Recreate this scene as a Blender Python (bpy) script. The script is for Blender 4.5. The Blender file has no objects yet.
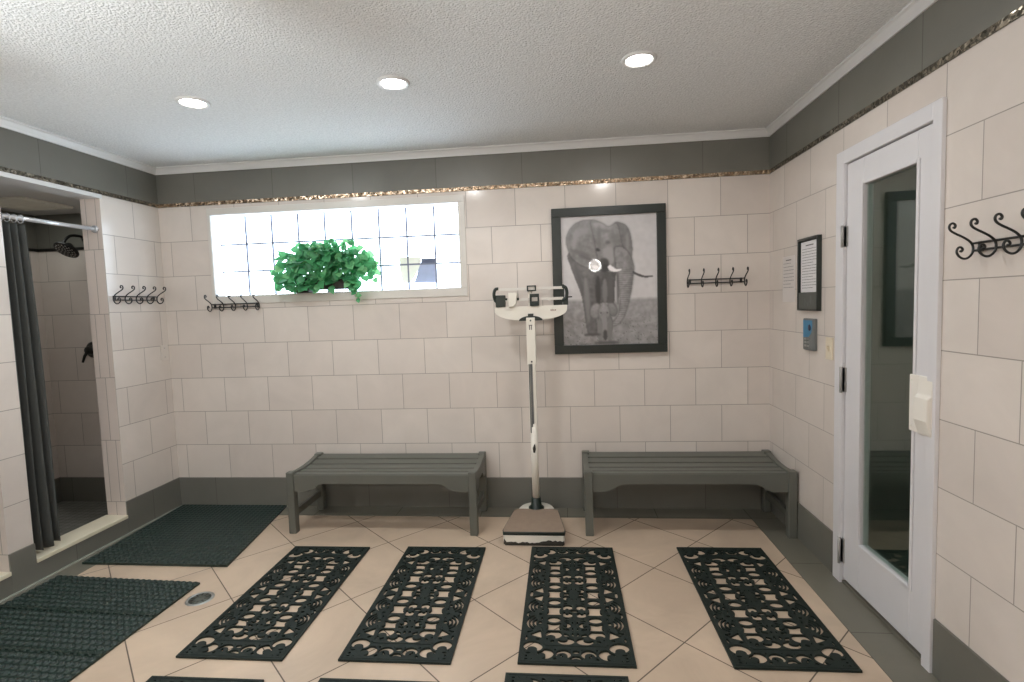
import bpy, bmesh, math, random
import numpy as np
from mathutils import Vector, Matrix
random.seed(7); np.random.seed(7)
PI = math.pi
SC = bpy.context.scene
COL = SC.collection

# ------------------------------------------------------------------ sizes (metres)
W = 4.326            # room width (left wall x=0, right wall x=W), back wall y=0
ZB = 0.2184          # top of tiled base
TH, TW = 0.254, 0.342
ZT = ZB + 8*TH       # top of pale tiles
ZM = 2.2760          # top of mosaic strip
ZBAND = 2.487        # top of dark band
ZC = 2.535           # ceiling
YF = -5.6            # wall behind the camera

# ------------------------------------------------------------------ materials
def lin(c):
    return tuple(((v/255)/12.92 if v/255 <= .04045 else ((v/255+.055)/1.055)**2.4) for v in c) + (1.0,)

def newmat(name):
    m = bpy.data.materials.new(name); m.use_nodes = True
    nt = m.node_tree; nt.nodes.clear()
    out = nt.nodes.new('ShaderNodeOutputMaterial')
    b = nt.nodes.new('ShaderNodeBsdfPrincipled')
    nt.links.new(b.outputs[0], out.inputs[0])
    return m, nt, b

def N(nt, t, **kw):
    n = nt.nodes.new(t)
    for k, v in kw.items():
        if k in n.inputs: n.inputs[k].default_value = v
        else: setattr(n, k, v)
    return n

def pbr(name, col, rough=.5, metal=0., var=.06, scale=12., bump=0., bscale=80., spec=.5, coat=0.):
    m, nt, b = newmat(name)
    tc = N(nt, 'ShaderNodeTexCoord')
    no = N(nt, 'ShaderNodeTexNoise', Scale=scale, Detail=4.0)
    nt.links.new(tc.outputs['Object'], no.inputs['Vector'])
    mx = N(nt, 'ShaderNodeMix', data_type='RGBA')
    c = lin(col)
    mx.inputs[6].default_value = tuple(max(0, v*(1-var)) for v in c[:3])+(1,)
    mx.inputs[7].default_value = tuple(min(1, v*(1+var)) for v in c[:3])+(1,)
    nt.links.new(no.outputs['Fac'], mx.inputs[0])
    nt.links.new(mx.outputs[2], b.inputs['Base Color'])
    b.inputs['Roughness'].default_value = rough; b.inputs['Metallic'].default_value = metal
    b.inputs['Specular IOR Level'].default_value = spec
    if coat: b.inputs['Coat Weight'].default_value = coat
    if bump:
        n2 = N(nt, 'ShaderNodeTexNoise', Scale=bscale, Detail=3.0)
        nt.links.new(tc.outputs['Object'], n2.inputs['Vector'])
        bp = N(nt, 'ShaderNodeBump', Strength=bump, Distance=.004)
        nt.links.new(n2.outputs['Fac'], bp.inputs['Height'])
        nt.links.new(bp.outputs[0], b.inputs['Normal'])
    return m

def tile_mat(name, ax, u0, v0, tw, th, c1, c2, mort, rough=.2, off=.5, msize=.0022, rot=None, cloud=.05, cscale=3., bump=.25, spec=.5, streak=None):
    """glazed tiles laid in the plane given by ax ('xz','yz','xy')"""
    m, nt, b = newmat(name)
    L = nt.links.new
    tc = N(nt, 'ShaderNodeTexCoord'); sp = N(nt, 'ShaderNodeSeparateXYZ'); L(tc.outputs['Object'], sp.inputs[0])
    cb = N(nt, 'ShaderNodeCombineXYZ')
    for k in (0, 1): L(sp.outputs['XYZ'.index(ax[k].upper())], cb.inputs[k])
    mp = N(nt, 'ShaderNodeMapping', vector_type='POINT')
    if rot is None:
        mp.inputs['Location'].default_value = (-u0, -v0, 0)
    else:
        c, s = math.cos(-rot), math.sin(-rot)
        mp.inputs['Location'].default_value = (-(c*u0 - s*v0), -(s*u0 + c*v0), 0)
        mp.inputs['Rotation'].default_value = (0, 0, -rot)
    L(cb.outputs[0], mp.inputs['Vector'])
    br = N(nt, 'ShaderNodeTexBrick', offset=off, offset_frequency=2, squash=1.0)
    br.inputs['Scale'].default_value = 1.0; br.inputs['Mortar Size'].default_value = msize
    br.inputs['Mortar Smooth'].default_value = .2; br.inputs['Bias'].default_value = 0
    br.inputs['Brick Width'].default_value = tw; br.inputs['Row Height'].default_value = th
    br.inputs['Color1'].default_value = lin(c1); br.inputs['Color2'].default_value = lin(c2); br.inputs['Mortar'].default_value = lin(mort)
    L(mp.outputs[0], br.inputs['Vector'])
    no = N(nt, 'ShaderNodeTexNoise', Scale=cscale, Detail=6.0, Roughness=.6, Distortion=.6)
    L(tc.outputs['Object'], no.inputs['Vector'])
    mr = N(nt, 'ShaderNodeMapRange'); mr.inputs['To Min'].default_value = 1-cloud; mr.inputs['To Max'].default_value = 1+cloud
    mr.inputs['From Min'].default_value = .3; mr.inputs['From Max'].default_value = .7
    L(no.outputs['Fac'], mr.inputs['Value'])
    mx = N(nt, 'ShaderNodeMix', data_type='RGBA', blend_type='MULTIPLY'); mx.inputs[0].default_value = 1
    L(br.outputs['Color'], mx.inputs[6]); L(mr.outputs[0], mx.inputs[7])
    L(mx.outputs[2], b.inputs['Base Color'])
    rr = N(nt, 'ShaderNodeMapRange'); rr.inputs['To Min'].default_value = rough; rr.inputs['To Max'].default_value = .75
    L(br.outputs['Fac'], rr.inputs['Value']); L(rr.outputs[0], b.inputs['Roughness'])
    b.inputs['Specular IOR Level'].default_value = spec
    bp = N(nt, 'ShaderNodeBump', Strength=bump, Distance=.002, invert=True)
    L(br.outputs['Fac'], bp.inputs['Height']); L(bp.outputs[0], b.inputs['Normal'])
    return m

TC1, TC2, TMO = (214, 206, 199), (207, 198, 191), (148, 142, 135)
M = {}
M['tile_back'] = tile_mat('pale tile back', 'xz', 1.962, ZB, TW, TH, TC1, TC2, TMO, rough=.16)
M['tile_right'] = tile_mat('pale tile right', 'yz', -1.938, ZB, TW, TH, TC1, TC2, TMO, rough=.16)
M['tile_left'] = tile_mat('pale tile left', 'yz', -.235, ZB, TW, TH, TC1, TC2, TMO, rough=.16)
M['tile_jamb'] = tile_mat('jamb tile', 'xz', .0, ZB, .07, .42, (216, 205, 198), (208, 197, 190), TMO, rough=.25)
DK1, DK2, DKM = (110, 109, 102), (104, 103, 96), (88, 87, 80)
M['band_back'] = tile_mat('dark tile back', 'xz', .3, -.1, .60, 1.0, DK1, DK2, DKM, rough=.38, off=0, cloud=.07)
M['band_side'] = tile_mat('dark tile side', 'yz', -.27, -.1, .60, 1.0, DK1, DK2, DKM, rough=.38, off=0, cloud=.07)
M['border'] = tile_mat('dark floor border', 'xy', W-.176, -1.36, .6, .6, (112, 109, 98), (106, 103, 92), (86, 82, 74), rough=.30, off=0, cloud=.08)
M['floor'] = tile_mat('diagonal floor tile', 'xy', 1.857, -1.202, .4435, .4435, (192, 172, 151), (185, 165, 145), (92, 80, 70), rough=.32,
                      off=0, msize=.0030, rot=math.radians(46.95), cloud=.14, cscale=2.4)
M['shower_floor'] = tile_mat('shower floor tile', 'xy', 0, 0, .05, .05, (128, 128, 122), (116, 116, 110), (90, 90, 84), rough=.5, off=0)
M['white_paint'] = pbr('white gloss paint', (212, 212, 212), .35, var=.02)
M['casing'] = pbr('white door casing', (214, 213, 216), .4, var=.02)
M['marble'] = pbr('cream sill stone', (226, 218, 196), .35, var=.10, scale=9)
M['caulk'] = pbr('pale grey caulk', (150, 152, 142), .7)
M['plain_dark'] = pbr('grey unlit room wall', (128, 136, 128), .7)
M['black_iron'] = pbr('black wrought iron', (22, 24, 24), .42, var=.2, spec=.6)
M['bronze'] = pbr('oil rubbed bronze', (24, 24, 22), .4, metal=.3)
M['bench'] = pbr('grey stained wood', (94, 95, 88), .45, var=.12, scale=6, bump=.15, bscale=60)
M['rubber'] = pbr('black rubber', (23, 33, 29), .62, var=.25, scale=30, bump=.25, bscale=160, spec=.35)
M['rubber_drain'] = pbr('black drainage rubber', (22, 40, 34), .42, var=.2, scale=14, spec=.5)
M['scale_white'] = pbr('white enamel', (226, 222, 212), .35, var=.03)
M['scale_black'] = pbr('black plastic', (22, 34, 29), .4)
M['scale_mat'] = pbr('taupe ribbed rubber', (138, 120, 104), .8, var=.12, scale=25, bump=.2)
M['beam_silver'] = pbr('matt silver beam', (208, 204, 198), .4, metal=.2, var=.02)
M['steel'] = pbr('brushed steel', (172, 174, 172), .35, metal=.8)
M['grey_strip'] = pbr('grey measuring rod', (112, 114, 114), .4, metal=.5)
M['hinge'] = pbr('hinge metal', (158, 156, 153), .4, metal=.15)
M['chrome'] = pbr('bright chrome', (214, 216, 220), .22, metal=.5, var=.02)
M['curtain'] = pbr('dark grey curtain cloth', (70, 72, 70), .8, var=.10, scale=60, bump=.1)
M['plastic_white'] = pbr('white plastic', (232, 228, 220), .4, var=.02)
M['plastic_cream'] = pbr('cream plastic', (220, 208, 186), .45, var=.03)
M['paper'] = pbr('white paper', (222, 220, 222), .8, var=.02)
M['ink'] = pbr('grey ink', (92, 90, 92), .8)
M['frame_black'] = pbr('black frame', (30, 37, 33), .33, var=.10, scale=20)
M['pocket'] = pbr('dark grey pocket', (74, 78, 74), .4)
M['keypad'] = pbr('grey keypad body', (104, 108, 108), .45)
M['key_blue'] = pbr('blue keypad panel', (52, 122, 160), .4)
M['key_dark'] = pbr('dark keypad mark', (40, 44, 70), .4)
M['pot'] = pbr('dark planter', (56, 52, 48), .6)
M['red_ink'] = pbr('red printed mark', (120, 52, 44), .6)
M['vent'] = pbr('pale vent plate', (230, 228, 218), .6)
M['worn'] = pbr('worn dark metal', (52, 50, 44), .7, var=.4, scale=40)
M['drain_metal'] = pbr('dark drain grate', (84, 90, 84), .4, metal=.5, var=.2, scale=40)
M['stick_pale'] = pbr('pale printed cup', (240, 244, 234), .7, var=.08, scale=30)
M['stick_blue'] = pbr('blue grey print', (166, 178, 208), .7, var=.16, scale=24)
M['stick_dark'] = pbr('dark print', (92, 100, 124), .7)
M['mortar_white'] = pbr('glass block joint', (120, 126, 144), .7)

def ceiling_mat():
    m, nt, b = newmat('popcorn ceiling'); L = nt.links.new
    tc = N(nt, 'ShaderNodeTexCoord')
    n1 = N(nt, 'ShaderNodeTexNoise', Scale=95.0, Detail=3.0, Roughness=.6); L(tc.outputs['Object'], n1.inputs['Vector'])
    v = N(nt, 'ShaderNodeTexVoronoi', Scale=125.0, feature='SMOOTH_F1'); L(tc.outputs['Object'], v.inputs['Vector'])
    ad = N(nt, 'ShaderNodeMath', operation='SUBTRACT'); L(n1.outputs['Fac'], ad.inputs[0]); L(v.outputs['Distance'], ad.inputs[1])
    bp = N(nt, 'ShaderNodeBump', Strength=.55, Distance=.009); L(ad.outputs[0], bp.inputs['Height']); L(bp.outputs[0], b.inputs['Normal'])
    cr = N(nt, 'ShaderNodeMix', data_type='RGBA'); cr.inputs[6].default_value = lin((196, 199, 200)); cr.inputs[7].default_value = lin((250, 252, 253))  # darker speckle puts the shade between popcorn grains into the colour
    L(n1.outputs['Fac'], cr.inputs[0]); L(cr.outputs[2], b.inputs['Base Color'])
    b.inputs['Roughness'].default_value = .9
    return m
M['ceiling'] = ceiling_mat()

def mosaic_mat(name, ax, ramp, tilt):
    m, nt, b = newmat(name); L = nt.links.new
    tc = N(nt, 'ShaderNodeTexCoord'); sp = N(nt, 'ShaderNodeSeparateXYZ'); L(tc.outputs['Object'], sp.inputs[0])
    cb = N(nt, 'ShaderNodeCombineXYZ')
    for k in (0, 1): L(sp.outputs['XYZ'.index(ax[k].upper())], cb.inputs[k])
    v = N(nt, 'ShaderNodeTexVoronoi', Scale=95.0, feature='F1'); L(cb.outputs[0], v.inputs['Vector'])
    cr = N(nt, 'ShaderNodeValToRGB'); e = cr.color_ramp.elements
    e[0].position = 0; e[0].color = lin(ramp[0]); e[1].position = 1; e[1].color = lin(ramp[2])
    k = cr.color_ramp.elements.new(.5); k.color = lin(ramp[1])
    s2 = N(nt, 'ShaderNodeSeparateColor'); L(v.outputs['Color'], s2.inputs[0]); L(s2.outputs[0], cr.inputs['Fac'])
    L(cr.outputs['Color'], b.inputs['Base Color'])
    b.inputs['Metallic'].default_value = .75; b.inputs['Roughness'].default_value = .24
    bp = N(nt, 'ShaderNodeBump', Strength=.7, Distance=.006); L(s2.outputs[1], bp.inputs['Height'])
    vm = N(nt, 'ShaderNodeVectorMath', operation='SUBTRACT'); L(v.outputs['Color'], vm.inputs[0]); vm.inputs[1].default_value = (.5, .5, .5)
    sc = N(nt, 'ShaderNodeVectorMath', operation='SCALE'); L(vm.outputs[0], sc.inputs[0]); sc.inputs['Scale'].default_value = tilt
    ge = N(nt, 'ShaderNodeNewGeometry'); ad = N(nt, 'ShaderNodeVectorMath', operation='ADD'); L(ge.outputs['Normal'], ad.inputs[0]); L(sc.outputs[0], ad.inputs[1])
    nn = N(nt, 'ShaderNodeVectorMath', operation='NORMALIZE'); L(ad.outputs[0], nn.inputs[0]); L(nn.outputs[0], b.inputs['Normal'])
    return m
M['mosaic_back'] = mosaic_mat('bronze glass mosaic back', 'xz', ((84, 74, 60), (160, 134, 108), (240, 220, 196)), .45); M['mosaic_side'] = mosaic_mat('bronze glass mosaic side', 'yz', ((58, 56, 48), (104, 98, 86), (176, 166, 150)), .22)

def emit_mat(name, col, strength, gloss=False):
    m, nt, b = newmat(name)
    b.inputs['Base Color'].default_value = lin(col)
    b.inputs['Emission Color'].default_value = lin(col); b.inputs['Emission Strength'].default_value = strength
    b.inputs['Roughness'].default_value = .15 if gloss else .5
    return m
WIN_E, LENS_E, GLOBE_E = 8.0, 40.0, 12.0
M['glass_block'] = emit_mat('daylit glass block', (226, 241, 255), WIN_E, True)
M['lens'] = emit_mat('lit lamp lens', (255, 250, 244), LENS_E)
M['globe'] = emit_mat('added fill globe', (255, 246, 236), GLOBE_E)

def glass_mat():
    m = bpy.data.materials.new('door glass'); m.use_nodes = True; nt = m.node_tree; nt.nodes.clear(); L = nt.links.new
    out = N(nt, 'ShaderNodeOutputMaterial'); mx = N(nt, 'ShaderNodeMixShader'); fr = N(nt, 'ShaderNodeFresnel'); ge = N(nt, 'ShaderNodeNewGeometry'); io = N(nt, 'ShaderNodeMapRange'); io.inputs['To Min'].default_value = 1.75; io.inputs['To Max'].default_value = 1/1.75
    L(ge.outputs['Backfacing'], io.inputs['Value']); L(io.outputs[0], fr.inputs['IOR'])
    tr = N(nt, 'ShaderNodeBsdfTransparent'); tr.inputs[0].default_value = (.80, .87, .83, 1)
    gl = N(nt, 'ShaderNodeBsdfGlossy'); gl.inputs['Roughness'].default_value = .01; gl.inputs[0].default_value = (.93, .97, .95, 1)
    L(fr.outputs[0], mx.inputs[0]); L(tr.outputs[0], mx.inputs[1]); L(gl.outputs[0], mx.inputs[2]); L(mx.outputs[0], out.inputs[0])
    return m
M['glass'] = glass_mat()

def leaf_mat():
    m, nt, b = newmat('ivy leaf'); L = nt.links.new
    at = N(nt, 'ShaderNodeAttribute', attribute_name='tint')
    cr = N(nt, 'ShaderNodeValToRGB'); e = cr.color_ramp.elements
    e[0].color = lin((52, 122, 80)); e[1].color = lin((150, 208, 150)); k = e.new(.55); k.color = lin((88, 168, 112))
    L(at.outputs['Fac'], cr.inputs['Fac']); L(cr.outputs['Color'], b.inputs['Base Color'])
    b.inputs['Roughness'].default_value = .45
    out = [n for n in nt.nodes if n.type == 'OUTPUT_MATERIAL'][0]
    tl = N(nt, 'ShaderNodeBsdfTranslucent'); L(cr.outputs['Color'], tl.inputs[0])
    mx = N(nt, 'ShaderNodeMixShader'); mx.inputs[0].default_value = .35
    L(b.outputs[0], mx.inputs[1]); L(tl.outputs[0], mx.inputs[2]); L(mx.outputs[0], out.inputs[0])
    return m
M['leaf'] = leaf_mat()
M['stem'] = pbr('ivy stem', (92, 120, 70), .6)

def print_mat():
    m, nt, b = newmat('photo print under glass')
    at = N(nt, 'ShaderNodeAttribute', attribute_name='ink')
    nt.links.new(at.outputs['Color'], b.inputs['Base Color'])
    b.inputs['Roughness'].default_value = .5; b.inputs['Coat Weight'].default_value = 1.0; b.inputs['Coat Roughness'].default_value = .03
    return m
M['print'] = print_mat()

# ------------------------------------------------------------------ mesh builder
class MB:
    def __init__(s): s.v = []; s.f = []; s.mi = []; s.cur = 0; s.smooth = set()
    def face(s, idx, sm=False):
        s.f.append(tuple(idx)); s.mi.append(s.cur)
        if sm: s.smooth.add(len(s.f)-1)
    def add(s, vs, fs, sm=False):
        o = len(s.v); s.v += [tuple(v) for v in vs]
        for f in fs: s.face([o+i for i in f], sm)
    def box(s, x0, y0, z0, x1, y1, z1):
        x0, x1 = sorted((x0, x1)); y0, y1 = sorted((y0, y1)); z0, z1 = sorted((z0, z1))
        s.add([(x0,y0,z0),(x1,y0,z0),(x1,y1,z0),(x0,y1,z0),(x0,y0,z1),(x1,y0,z1),(x1,y1,z1),(x0,y1,z1)],
              [(3,2,1,0),(4,5,6,7),(0,1,5,4),(1,2,6,5),(2,3,7,6),(3,0,4,7)])
    def prism(s, pts, ax, a, b):
        """polygon pts in the plane normal to ax ('x': (y,z), 'y': (x,z), 'z': (x,y)) swept from a to b"""
        def P(p, t):
            return {'x': (t, p[0], p[1]), 'y': (p[0], t, p[1]), 'z': (p[0], p[1], t)}[ax]
        n = len(pts); area = sum(pts[i][0]*pts[(i+1) % n][1]-pts[(i+1) % n][0]*pts[i][1] for i in range(n))
        if (area < 0) != (ax == 'y'): pts = pts[::-1]
        a, b = min(a, b), max(a, b)
        vs = [P(p, a) for p in pts]+[P(p, b) for p in pts]
        fs = [tuple(range(n))[::-1], tuple(range(n, 2*n))]+[(i, (i+1) % n, n+(i+1) % n, n+i) for i in range(n)]
        s.add(vs, fs)
    def tube(s, pts, r, seg=8, caps=True):
        pts = [Vector(p) for p in pts]; n = len(pts); rs = r if hasattr(r, '__len__') else [r]*n
        up = None; rings = []
        for i, p in enumerate(pts):
            t = (pts[min(i+1, n-1)]-pts[max(i-1, 0)]).normalized()
            if up is None:
                up = Vector((0, 0, 1)) if abs(t.z) < .9 else Vector((1, 0, 0))
            a = (up - t*up.dot(t)).normalized(); b = t.cross(a); up = a
            rings.append([p+(a*math.cos(2*PI*k/seg)+b*math.sin(2*PI*k/seg))*rs[i] for k in range(seg)])
        o = len(s.v)
        for rg in rings: s.v += [tuple(q) for q in rg]
        for i in range(n-1):
            for k in range(seg):
                k2 = (k+1) % seg
                s.face((o+i*seg+k, o+i*seg+k2, o+(i+1)*seg+k2, o+(i+1)*seg+k), True)
        if caps:
            s.face([o+k for k in range(seg)][::-1]); s.face([o+(n-1)*seg+k for k in range(seg)])
    def lathe(s, prof, c, seg=24, axis='z', sm=True):
        """prof: list of (radius, height) turned about an axis through c"""
        o = len(s.v); n = len(prof)
        for (r, h) in prof:
            for k in range(seg):
                a = 2*PI*k/seg; u, v = r*math.cos(a), r*math.sin(a)
                s.v.append({'z': (c[0]+u, c[1]+v, c[2]+h), 'x': (c[0]+h, c[1]+u, c[2]+v), 'y': (c[0]+v, c[1]+h, c[2]+u)}[axis])
        for i in range(n-1):
            for k in range(seg):
                k2 = (k+1) % seg
                s.face((o+i*seg+k, o+i*seg+k2, o+(i+1)*seg+k2, o+(i+1)*seg+k), sm)
        if prof[0][0] > 1e-6: s.face([o+k for k in range(seg)][::-1])
        if prof[-1][0] > 1e-6: s.face([o+(n-1)*seg+k for k in range(seg)])
    def sphere(s, c, r, seg=12, sq=(1, 1, 1)):
        o = len(s.v); m = seg//2
        s.v.append((c[0], c[1], c[2]-r*sq[2]))
        for i in range(1, m):
            t = PI*i/m
            for k in range(seg):
                a = 2*PI*k/seg
                s.v.append((c[0]+r*sq[0]*math.sin(t)*math.cos(a), c[1]+r*sq[1]*math.sin(t)*math.sin(a), c[2]-r*sq[2]*math.cos(t)))
        s.v.append((c[0], c[1], c[2]+r*sq[2])); top = len(s.v)-1
        for k in range(seg):
            k2 = (k+1) % seg
            s.face((o, o+1+k2, o+1+k), True)
            for i in range(m-2):
                q = o+1+i*seg; s.face((q+k, q+k2, q+seg+k2, q+seg+k), True)
            q = o+1+(m-2)*seg; s.face((q+k, q+k2, top), True)
    def build(s, name, mats, parent=None, bevel=0., label=None, mesh_only=False):
        if not isinstance(mats, (list, tuple)): mats = [mats]
        me = bpy.data.meshes.new(name)
        off = Vector(world_loc(parent)) if parent else Vector((0, 0, 0))
        me.from_pydata([tuple(Vector(v)-off) for v in s.v], [], s.f)
        for m in mats: me.materials.append(M[m] if isinstance(m, str) else m)
        me.polygons.foreach_set('material_index', s.mi)
        sm = [i in s.smooth for i in range(len(s.f))]
        me.polygons.foreach_set('use_smooth', sm); me.update()
        o = bpy.data.objects.new(name, me); COL.objects.link(o)
        if parent: o.parent = parent
        if label: o['label'] = label
        if bevel:
            b = o.modifiers.new('bevel', 'BEVEL'); b.width = bevel; b.segments = 2; b.limit_method = 'ANGLE'; b.angle_limit = math.radians(40)
        return o

def world_loc(o):
    p = Vector((0, 0, 0))
    while o: p += o.location; o = o.parent
    return p

def tag(o, label, cat, group=None, kind=None):
    o['label'] = label; o['category'] = cat
    if group: o['group'] = group
    if kind: o['kind'] = kind
    return o

def thing(name, label, cat, loc, group=None, rz=0):
    o = bpy.data.objects.new(name, None); COL.objects.link(o)
    o.empty_display_size = .1; o.location = loc; o.rotation_euler = (0, 0, rz)
    return tag(o, label, cat, group)

def struct(mb, name, mats, parent=None, bevel=0.):
    o = mb.build(name, mats, parent, bevel)
    if not parent: o['kind'] = 'structure'
    return o

def dup(root, loc, rz=0, label=None):
    r = root.copy(); COL.objects.link(r); r.location = loc; r.rotation_euler = (0, 0, rz)
    if label: r['label'] = label
    for ch in list(root.children):
        c = ch.copy(); COL.objects.link(c); c.parent = r
        for g in list(ch.children):
            d = g.copy(); COL.objects.link(d); d.parent = c
    return r

def smooth_path(pts, n=6):
    pts = [Vector(p) for p in pts]; out = []
    for i in range(len(pts)-1):
        p0, p1, p2, p3 = pts[max(i-1, 0)], pts[i], pts[i+1], pts[min(i+2, len(pts)-1)]
        for k in range(n):
            t = k/n
            out.append(.5*((2*p1)+(p2-p0)*t+(2*p0-5*p1+4*p2-p3)*t*t+(3*p1-p0-3*p2+p3)*t**3))
    out.append(pts[-1]); return out

# ================================================================== THE ROOM
SX = -1.01           # far side of the shower stalls
J0, J1, J2, J3 = -.493, -1.106, -1.240, -1.853   # shower openings along the left wall
HEAD = 2.236
WT = .14             # left wall thickness
# floor
b = MB(); b.box(0, YF, -.1, W, 0, 0); struct(b, 'floor', 'floor')
b = MB()
b.box(W-.176, YF, 0, W, 0, .0012); b.box(.17, -.174, 0, W-.176, 0, .0012); b.box(0, YF, 0, .17, 0, .0012)
struct(b, 'trim_1', 'border')
# ceiling
b = MB(); b.box(-WT, YF, ZC, W+.12, .2, ZC+.1); struct(b, 'ceiling', 'ceiling')
# back wall with window opening
WX0, WX1, WZ0, WZ1 = .402, 2.247, 1.583, 2.178
b = MB(); x0, x1 = SX-.1, W+.12
b.box(x0, 0, -.1, WX0, .2, ZC); b.box(WX1, 0, -.1, x1, .2, ZC)
b.box(WX0, 0, -.1, WX1, .2, WZ0); b.box(WX0, 0, WZ1, WX1, .2, ZC)
struct(b, 'wall_back', 'tile_back')
# right wall with door opening
DY0, DY1, DZ = -.935, -1.563, 2.08
b = MB(); b.box(W, DY0, -.1, W+.12, 0, ZC); b.box(W, YF, -.1, W+.12, DY1, ZC); b.box(W, DY1, DZ, W+.12, DY0, ZC)
struct(b, 'wall_right', 'tile_right')
# left wall with two shower openings
b = MB()
b.box(-WT, J0, -.1, 0, 0, ZC); b.box(-WT, J2, -.1, 0, J1, ZC); b.box(-WT, YF, -.1, 0, J3, ZC)
b.box(-WT, J1, HEAD, 0, J0, ZC); b.box(-WT, J3, HEAD, 0, J2, ZC)
o = struct(b, 'wall_left', ['tile_left', 'tile_jamb'])
for p in o.data.polygons:
    if abs(p.normal.y) > .9: p.material_index = 1
b = MB(); b.box(-WT, YF-.1, -.1, W+.12, YF, ZC); struct(b, 'wall_front', 'tile_back')
# shower shells
b = MB(); b.box(SX-.1, -2.1, -.1, SX, 0, 2.4); struct(b, 'wall_shower', 'tile_left')
b = MB(); b.box(SX, J2, -.1, -WT, J1, 2.4); struct(b, 'wall_partition', 'tile_back')
b = MB(); b.box(SX, -2.1, -.1, -WT, -2.0, 2.4); struct(b, 'wall_stall', 'tile_back')
b = MB(); b.box(SX-.1, -2.1, 2.243, -WT, 0, 2.36); struct(b, 'ceiling_shower', 'white_paint')
b = MB(); b.box(SX, -2.0, -.1, -WT, 0, .028); struct(b, 'floor_shower', 'shower_floor')
# dark band and base inside the shower
b = MB(); b.box(SX, -.006, 1.992, -WT, 0, 2.243); b.box(SX, J1, 1.992, SX+.006, -.006, 2.243); struct(b, 'trim_2', 'band_back')
b = MB(); b.box(SX, -.010, 1.972, -WT, 0, 1.992); b.box(SX, J1, 1.972, SX+.010, -.010, 1.992); struct(b, 'trim_3', 'bronze')
b = MB(); b.box(SX, -.006, .028, -WT, 0, ZB); b.box(SX, J1, .028, SX+.006, -.006, ZB); b.box(SX, -2.0, .028, SX+.006, J2, ZB); struct(b, 'baseboard_shower', 'band_back')
# curbs with stone sills
for k, (a, c) in enumerate(((J0, J1), (J2, J3))):
    b = MB(); b.box(-WT, c, 0, 0, a, .105); struct(b, 'curb_%d' % (k+1), 'band_side')['kind'] = 'structure'
    b = MB(); b.box(-WT-.01, c+.001, .105, .012, a-.001, .128); struct(b, 'trim_%d' % (4+k), 'marble', bevel=.003)
# white header strip over the shower openings
b = MB(); b.box(-WT-.004, J3-.02, 2.224, .008, J0+.012, ZT); struct(b, 'trim_6', 'white_paint', bevel=.002)
# baseboards
BT = .008
b = MB(); b.box(0, -BT, 0, W, 0, ZB); struct(b, 'baseboard_back', 'band_back')
b = MB(); b.box(W-BT, -.851+.002, 0, W, -BT, ZB); b.box(W-BT, YF, 0, W, -1.604, ZB); struct(b, 'baseboard_right', 'band_side')
b = MB(); b.box(0, J0, 0, BT, -BT, ZB); b.box(0, J2, 0, BT, J1, ZB); b.box(0, YF, 0, BT, J3, ZB)
b.box(0, J1, 0, BT-.001, J0, .104); b.box(0, J3, 0, BT-.001, J2, .104)
struct(b, 'baseboard_left', 'band_side')
b = MB(); b.box(BT, YF, 0, BT+.018, -BT, .006); b.box(BT, -BT-.010, 0, .9, -BT, .006); struct(b, 'trim_7', 'caulk')
# mosaic strip, dark band, crown moulding
MT = .004
b = MB(); b.box(0, -MT-.002, ZT, W, 0, ZM); struct(b, 'trim_8', 'mosaic_back')
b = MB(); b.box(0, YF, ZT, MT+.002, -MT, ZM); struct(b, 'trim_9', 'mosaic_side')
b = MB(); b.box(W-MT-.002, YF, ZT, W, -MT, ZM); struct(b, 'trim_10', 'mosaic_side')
b = MB(); b.box(0, -MT, ZM, W, 0, ZBAND+.01); struct(b, 'trim_11', 'band_back')
b = MB(); b.box(0, YF, ZM, MT, -MT, ZBAND+.01); struct(b, 'trim_12', 'band_side')
b = MB(); b.box(W-MT, YF, ZM, W, -MT, ZBAND+.01); struct(b, 'trim_13', 'band_side')
prof = [(0, ZBAND), (.012, ZBAND), (.016, ZBAND+.012), (.030, ZC-.014), (.040, ZC-.008), (.040, ZC), (0, ZC)]
b = MB(); b.prism([(-p, z) for p, z in prof], 'x', 0, W); struct(b, 'trim_14', 'white_paint')
b = MB(); b.prism([(p, z) for p, z in prof], 'y', YF, 0); struct(b, 'trim_15', 'white_paint')
b = MB(); b.prism([(W-p, z) for p, z in prof], 'y', YF, 0); struct(b, 'trim_16', 'white_paint')

# window: glass blocks
b = MB(); GY = .10; P = .2055
xs = [WX0]+[.609+P*k for k in range(8)]+[WX1]; zs = [WZ0, 1.769, 1.971, WZ1]
for i in range(9):
    for j in range(3):
        a0, a1, c0, c1 = xs[i]+.003, xs[i+1]-.003, zs[j]+.003, zs[j+1]-.003; e = .018
        b.add([(a0,GY+.012,c0),(a1,GY+.012,c0),(a1,GY+.012,c1),(a0,GY+.012,c1),(a0+e,GY,c0+e),(a1-e,GY,c0+e),(a1-e,GY,c1-e),(a0+e,GY,c1-e)],
              [(4,5,6,7),(0,1,5,4),(1,2,6,5),(2,3,7,6),(3,0,4,7)], True)
win = struct(b, 'window_1', 'glass_block')
b = MB(); b.box(WX0, GY+.02, WZ0, WX1, GY+.08, WZ1)
for x in xs[1:-1]: b.box(x-.0055, GY-.003, WZ0, x+.0055, GY+.02, WZ1)
for z in zs[1:-1]: b.box(WX0, GY-.0035, z-.0055, WX1, GY+.02, z+.0055)
b.build('window_joints', 'mortar_white', win)
b = MB(); t = .046; d = .006
b.box(WX0-.022, -d, WZ1, WX1+t, 0, WZ1+t); b.box(WX0-.022, -d, WZ0-t-.012, WX1+t, 0, WZ0)
b.box(WX0-.022, -d, WZ0, WX0, 0, WZ1); b.box(WX1, -d, WZ0, WX1+t, 0, WZ1)
b.build('window_frame', pbr('window surround tile', (206, 202, 196), .3, var=.03), win, bevel=.002)
b = MB(); q = .004
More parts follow.
